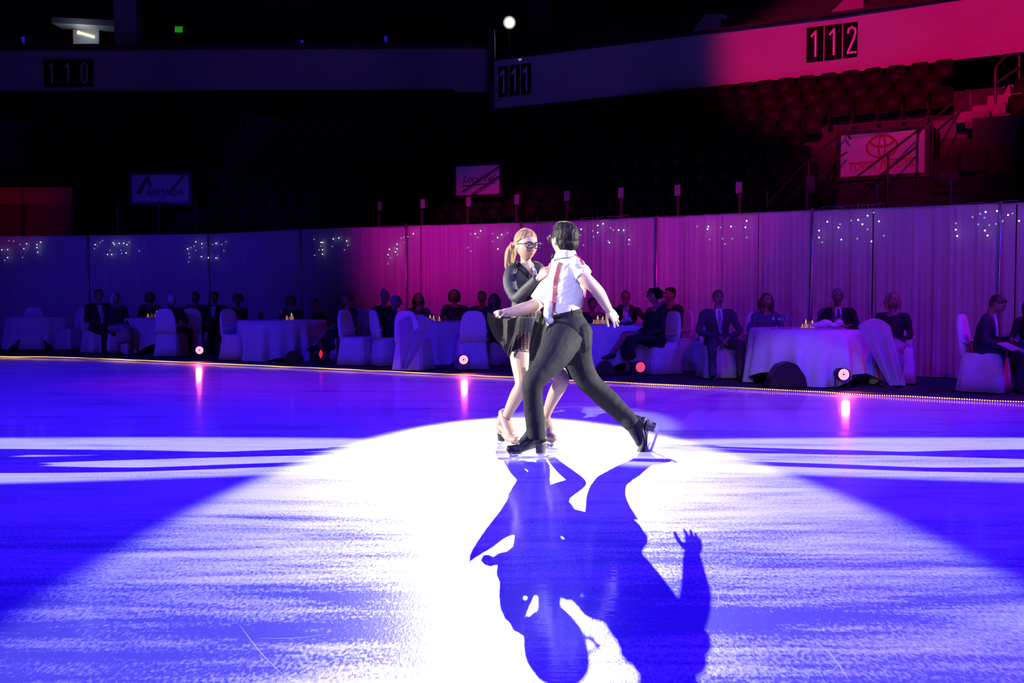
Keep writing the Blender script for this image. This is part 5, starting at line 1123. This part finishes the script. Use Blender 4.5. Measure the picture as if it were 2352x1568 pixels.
# trim hair clear of the face
me = remeshed(bm, .005, 3, (.005, folds((55, 55, 30), 4)))
b2 = bmesh.new(); b2.from_mesh(me); inv = MHR.transposed()
kill = []
for v in b2.verts:
    q = inv @ (v.co - mh) / HSC
    if q.y > .045 and q.z < .062: kill.append(v)
bmesh.ops.delete(b2, geom=kill, context='VERTS'); b2.to_mesh(me); b2.free(); link('hair', me, man, [MT['hair_d']])
glasses_obj(man, mh, MHR, HSC)
bm = bmesh.new(); box(bm, W(1271, 588, 7.33), (.028, .05, .045), Matrix.Rotation(.5, 3, 'Y'), .008); tube(bm, J([(1270, 592, 7.36), (1268, 605, 7.38)]), [(.010, .022), (.014, .026)], n=10, sub=2); from_bm('bow_tie', bm, MT['mic'], man, True)
# skates
skate(man, basis(W(1218, 1019.5, 7.13), (-.93, -.28, 0), (0, 0, 1)), MT['boot_b'], MT['heel_w'], 1)
skate(man, basis(W(1477, 997, 7.48), (-.34, -.18, -.92), (-.94, .05, .33)), MT['boot_b'], MT['heel_w'], 2)

# ------------------------------------------------ woman, facing the man and the camera's right
wo = empty('person', (0, 0, 0), 0, 'person with blonde ponytail, black glasses and jacket, plaid skirt, facing the suspendered skater', 'person')
WS = 1.03; wh = W(1209.5, 563, 7.76); WHR = Matrix.Rotation(math.pi + math.radians(29), 3, 'Z') @ Matrix.Rotation(-.12, 3, 'X')
bm = bmesh.new(); head_verts(bm, wh, WHR, WS, 5, True, .9)
limb(bm, [(1206, 580, 7.80, 12), (1208, 600, 7.79, 12), (1211, 615, 7.79, 16)])
limb(bm, [(1210, 614, 7.79, 24, 14), (1209, 645, 7.79, 30, 24), (1208, 690, 7.79, 24, 22), (1205, 730, 7.79, 28, 26), (1205, 775, 7.79, 27, 25)])
limb(bm, [(1180, 622, 7.77, 13), (1174, 645, 7.72, 12), (1186, 684, 7.62, 10), (1206, 664, 7.52, 10), (1236, 640, 7.42, 7)])
h1 = W(1238, 638, 7.41); hand(bm, h1, W(1262, 618, 7.36) - h1, Vector((.4, .8, -.2)), Vector((-.2, 0, 1)), .92, .55, .03, tcurl=.5)
limb(bm, [(1240, 620, 7.80, 13), (1250, 650, 7.76, 12), (1240, 690, 7.68, 10), (1252, 660, 7.58, 10), (1258, 632, 7.48, 7)])
h2 = W(1259, 628, 7.48); hand(bm, h2, W(1266, 600, 7.42) - h2, Vector((.8, -.2, 0)), Vector((-.4, -1, 0)), .92, .6, .03, tcurl=.5)
limb(bm, [(1196, 775, 7.74, 25), (1195, 820, 7.66, 24), (1198, 860, 7.57, 19), (1199, 884, 7.54, 16.5), (1189, 905, 7.58, 16.5), (1175, 932, 7.66, 13.5), (1162, 960, 7.73, 9.5), (1156, 982, 7.755, 9)])
limb(bm, [(1226, 775, 7.80, 25), (1254, 820, 7.70, 24), (1282, 856, 7.60, 19.5), (1289, 875, 7.58, 17.5), (1277, 900, 7.64, 16.5), (1263, 930, 7.72, 12.5), (1254, 960, 7.80, 8.5), (1252, 985, 7.83, 9)])
body = skin('body', bm, .0042, [MT['skin_f'], MT['lips'], MT['tights']], wo, 3)
me = body.data; inv = WHR.transposed(); zk = W(1200, 812, 7.6).z + .12
for p in me.polygons:
    c = p.center
    if c.z < zk: p.material_index = 2
    else:
        q = inv @ (c - wh) / WS
        pass
for sg in (-1, 1):
    bm = bmesh.new(); c = wh + WHR @ (Vector((sg * .031, .076, .008)) * WS); ball(bm, c, .0125 * WS, sub=3); me = bpy.data.meshes.new('eye'); bm.to_mesh(me); bm.free(); o = link('eye', me, wo, [MT['eye'], MT['iris']])
    lookd = WHR @ Vector((.25, 1, -.25)).normalized()
    for p in me.polygons: p.material_index = 1 if (p.center - c).normalized().dot(lookd) > .86 else 0
    bm = bmesh.new(); ball(bm, c + WHR @ Vector((0, .0006, .001)), .0130 * WS, sub=4)
    bmesh.ops.delete(bm, geom=[v for v in bm.verts if (WHR.transposed() @ (v.co - c)).z < -.0015], context='VERTS'); from_bm('eyelid', bm, MT['skin_f'], wo, True)
    bm = bmesh.new(); tube(bm, [wh + WHR @ (Vector((sg * (.014 + .014 * k), .100 - .0035 * k * k, .030 + .003 * math.sin(k * 1.4))) * WS) for k in range(3)], [.0022, .003, .0015], n=6, sub=3); from_bm('eyebrow', bm, MT['hair_br'], wo, True)
bm = bmesh.new()
for z0, r_, up in ((-.0525, .0036, .0035), (-.0585, .0046, .0045)):
    tube(bm, [wh + WHR @ (Vector((x, .0905 - 26 * x * x, z0 + up * abs(x / .021) ** 1.5 + (.0012 if (z0 > -.055 and abs(x) > .003 and abs(x) < .012) else 0))) * WS) for x in (-.0215, -.014, -.007, 0, .007, .014, .0215)], [.0009, r_ * .75, r_, r_ * .95, r_, r_ * .75, .0009], ref=tuple(WHR @ Vector((0, 1, 0))), n=10, sub=3)
skin('lips', bm, .0012, MT['lips'], wo, 2)
glasses_obj(wo, wh, WHR, WS)
# hair: cap swept back, ponytail behind
bm = bmesh.new(); T = lambda x, y, z: wh + WHR @ (Vector((x, y, z)) * WS)
ball(bm, T(0, -.020, .032), (.084 * WS, .104 * WS, .094 * WS), WHR, 4); ball(bm, T(0, -.045, -.02), (.072 * WS, .058 * WS, .06 * WS), WHR, 3)
tube(bm, [T(.0, -.08, .02), T(.0, -.118, .018)], [.03, .022], n=12)
me = remeshed(bm, .0032, 4, (.0035, folds((60, 60, 25), 9))); b2 = bmesh.new(); b2.from_mesh(me); kill = []
for v in b2.verts:
    q = inv @ (v.co - wh) / WS
    if q.y > -.006 and q.z < .020 + .64 * max(0, q.y): kill.append(v)
bmesh.ops.delete(b2, geom=kill, context='VERTS')
for v in b2.verts:
    if v.is_boundary:
        q = inv @ (v.co - wh) / WS
        if q.y > .0: q.z = .020 + .64 * q.y; q.y -= .004; q.x *= .965; v.co = wh + WHR @ (q * WS)
b2.to_mesh(me); b2.free(); hr = link('hair', me, wo, [MT['hair_b']])
bm = bmesh.new()
limb(bm, [(1184, 561, 7.86, 7), (1177, 566, 7.88, 8.5), (1171, 582, 7.90, 11, 10), (1168, 600, 7.90, 9.5, 9), (1164, 616, 7.89, 4, 5)], n=14); limb(bm, [(1178, 567, 7.88, 6), (1178, 585, 7.90, 7), (1176, 604, 7.89, 4)], n=10); limb(bm, [(1174, 570, 7.9, 5), (1164, 590, 7.9, 5), (1160, 611, 7.9, 2)], n=8)
skin('ponytail', bm, .0045, MT['hair_b'], hr, 2, (.007, folds((70, 70, 12), 3)))
bm = bmesh.new(); box(bm, W(1186, 584.5, 7.71), (.007, .007, .009), bev=.002); from_bm('earring', bm, MT['steel'], wo)
# jacket
bm = bmesh.new()
limb(bm, [(1208, 606, 7.83, 18, 14), (1207, 618, 7.82, 33, 22), (1206, 640, 7.81, 36, 30), (1205, 665, 7.80, 33, 28), (1205, 690, 7.80, 30, 25), (1206, 712, 7.80, 32, 27), (1207, 732, 7.80, 33, 29)], n=26, cap='flat')
limb(bm, [(1196, 612, 7.81, 11), (1180, 619, 7.78, 15), (1170, 638, 7.73, 15.5), (1173, 662, 7.67, 15), (1187, 684, 7.61, 13), (1203, 671, 7.54, 12.5), (1220, 654, 7.48, 11.5), (1235, 640, 7.43, 10.5)], n=16, cap='flat')
limb(bm, [(1220, 610, 7.82, 12), (1238, 618, 7.80, 15), (1248, 645, 7.77, 15), (1242, 684, 7.69, 14), (1252, 660, 7.60, 12.5), (1257, 636, 7.51, 10)], n=16, cap='flat')
limb(bm, [(1190, 700, 7.66, 10, 10), (1212, 694, 7.60, 12, 10), (1236, 676, 7.55, 11, 9), (1254, 648, 7.49, 9, 8)], n=12)
jk = skin('jacket', bm, .0052, MT['jacket'], wo, 4, (.010, wrinkle((9, 9, 8), 7.0)))
def onto(px, obj, off=.006):
    o = Vector((0, 0, CAMH)); out = []
    for x, y in px:
        d = ray(x, y).normalized(); hit, loc, nr, _ = obj.ray_cast(o, d); out.append(loc - d * off if hit else W(x, y, 7.62))
    return out
bpy.context.view_layer.update()
def patch(name, outline, m, parent, obj, off):
    """small garment panel lying on obj: outline in picture order"""
    bm = bmesh.new(); c = sum((Vector((x, y, 0)) for x, y in outline), Vector()) / len(outline); n = len(outline); R_ = []
    for k in (1.0, .66, .33): R_.append([bm.verts.new(p) for p in onto([(c.x + (x - c.x) * k, c.y + (y - c.y) * k) for x, y in outline], obj, off)])
    for a, b in zip(R_, R_[1:]):
        for i in range(n): bm.faces.new((a[i], a[(i + 1) % n], b[(i + 1) % n], b[i]))
    bm.faces.new(R_[-1]); bmesh.ops.solidify(bm, geom=list(bm.faces), thickness=.004); return from_bm(name, bm, m, parent, True)
patch('neckline_skin', [(1194, 600), (1202, 606), (1214, 607), (1222, 610), (1227, 622), (1229, 640), (1222, 634), (1212, 622), (1203, 612)], MT['skin_f'], body, jk, .004)
patch('lining', [(1196, 605), (1204, 612), (1213, 622), (1223, 635), (1226, 642), (1218, 637), (1208, 626), (1199, 614)], MT['lapel'], jk, jk, .010)
patch('white_collar', [(1220, 607), (1226, 612), (1232, 620), (1234, 632), (1229, 634), (1225, 624)], MT['shirt'], jk, jk, .012)
patch('lapel', [(1186, 596), (1195, 603), (1204, 614), (1214, 627), (1222, 638), (1214, 640), (1202, 628), (1188, 612), (1181, 602)], MT['drape_blk'], jk, jk, .013)
# skirt
bm = bmesh.new(); limb(bm, [(1212, 700, 7.80, 30, 27), (1209, 725, 7.79, 33, 30), (1206, 755, 7.77, 35, 33), (1200, 785, 7.72, 31, 31), (1194, 806, 7.68, 26.5, 28), (1193, 813, 7.67, 26, 27.5)], n=28, cap='flat')
limb(bm, [(1222, 750, 7.80, 30, 30), (1234, 785, 7.76, 28, 28), (1240, 800, 7.74, 27, 27)], n=20, cap='flat')
skin('skirt', bm, .0055, MT['plaid'], wo, 3, (.003, folds((14, 14, 14), 2)))
# jacket tails: the left one pulled out by the man's hand, the right one hanging
sheet('jacket_tail', [J([(1120, 716, 7.16), (1150, 728, 7.32), (1178, 730, 7.50), (1192, 724, 7.60), (1200, 712, 7.68)]), J([(1119, 736, 7.15), (1148, 752, 7.30), (1172, 756, 7.46), (1186, 752, 7.58), (1194, 744, 7.66)]), J([(1130, 764, 7.20), (1150, 776, 7.32), (1170, 782, 7.46), (1180, 782, 7.57), (1188, 776, 7.64)]), J([(1145, 788, 7.30), (1157, 798, 7.40), (1167, 801, 7.50), (1174, 802, 7.57), (1180, 798, 7.62)]), J([(1160, 808, 7.42), (1164, 814, 7.48), (1167, 818, 7.54), (1169, 819, 7.57), (1171, 819, 7.60)])], MT['drape_blk'], wo, .004, .022, 2)
sheet('jacket_tail', [J([(1236, 716, 7.60), (1246, 716, 7.52), (1258, 720, 7.48), (1272, 734, 7.50)]), J([(1226, 745, 7.54), (1240, 744, 7.47), (1256, 752, 7.45), (1272, 765, 7.50)]), J([(1216, 795, 7.52), (1232, 796, 7.46), (1250, 798, 7.46), (1268, 800, 7.50)]), J([(1216, 822, 7.52), (1228, 832, 7.48), (1244, 826, 7.48), (1262, 820, 7.52)]), J([(1218, 842, 7.54), (1226, 848, 7.52), (1240, 842, 7.52), (1256, 838, 7.54)])], MT['drape_blk'], wo, .004, .028, 5)
skate(wo, basis(W(1163, 995, 7.70), (.50, -.86, 0), (0, 0, 1)), MT['boot_t'], MT['black'], 3, .125, MT['boot_t'])
skate(wo, basis(W(1256, 991, 7.79), (.30, -.95, 0), (0, 0, 1)), MT['boot_t'], MT['black'], 4, .125, MT['boot_t'])
# put both roots at their base on the ice, keeping the parts where they are
for r, px, py in ((man, 1300, 1050), (wo, 1205, 1025)):
    g = G(px, py); r.location = g
    for c in r.children: c.data.transform(Matrix.Translation(-g)) if c.type == 'MESH' else None
    for c in r.children_recursive:
        if c.parent != r and c.type == 'MESH': c.data.transform(Matrix.Translation(-g))
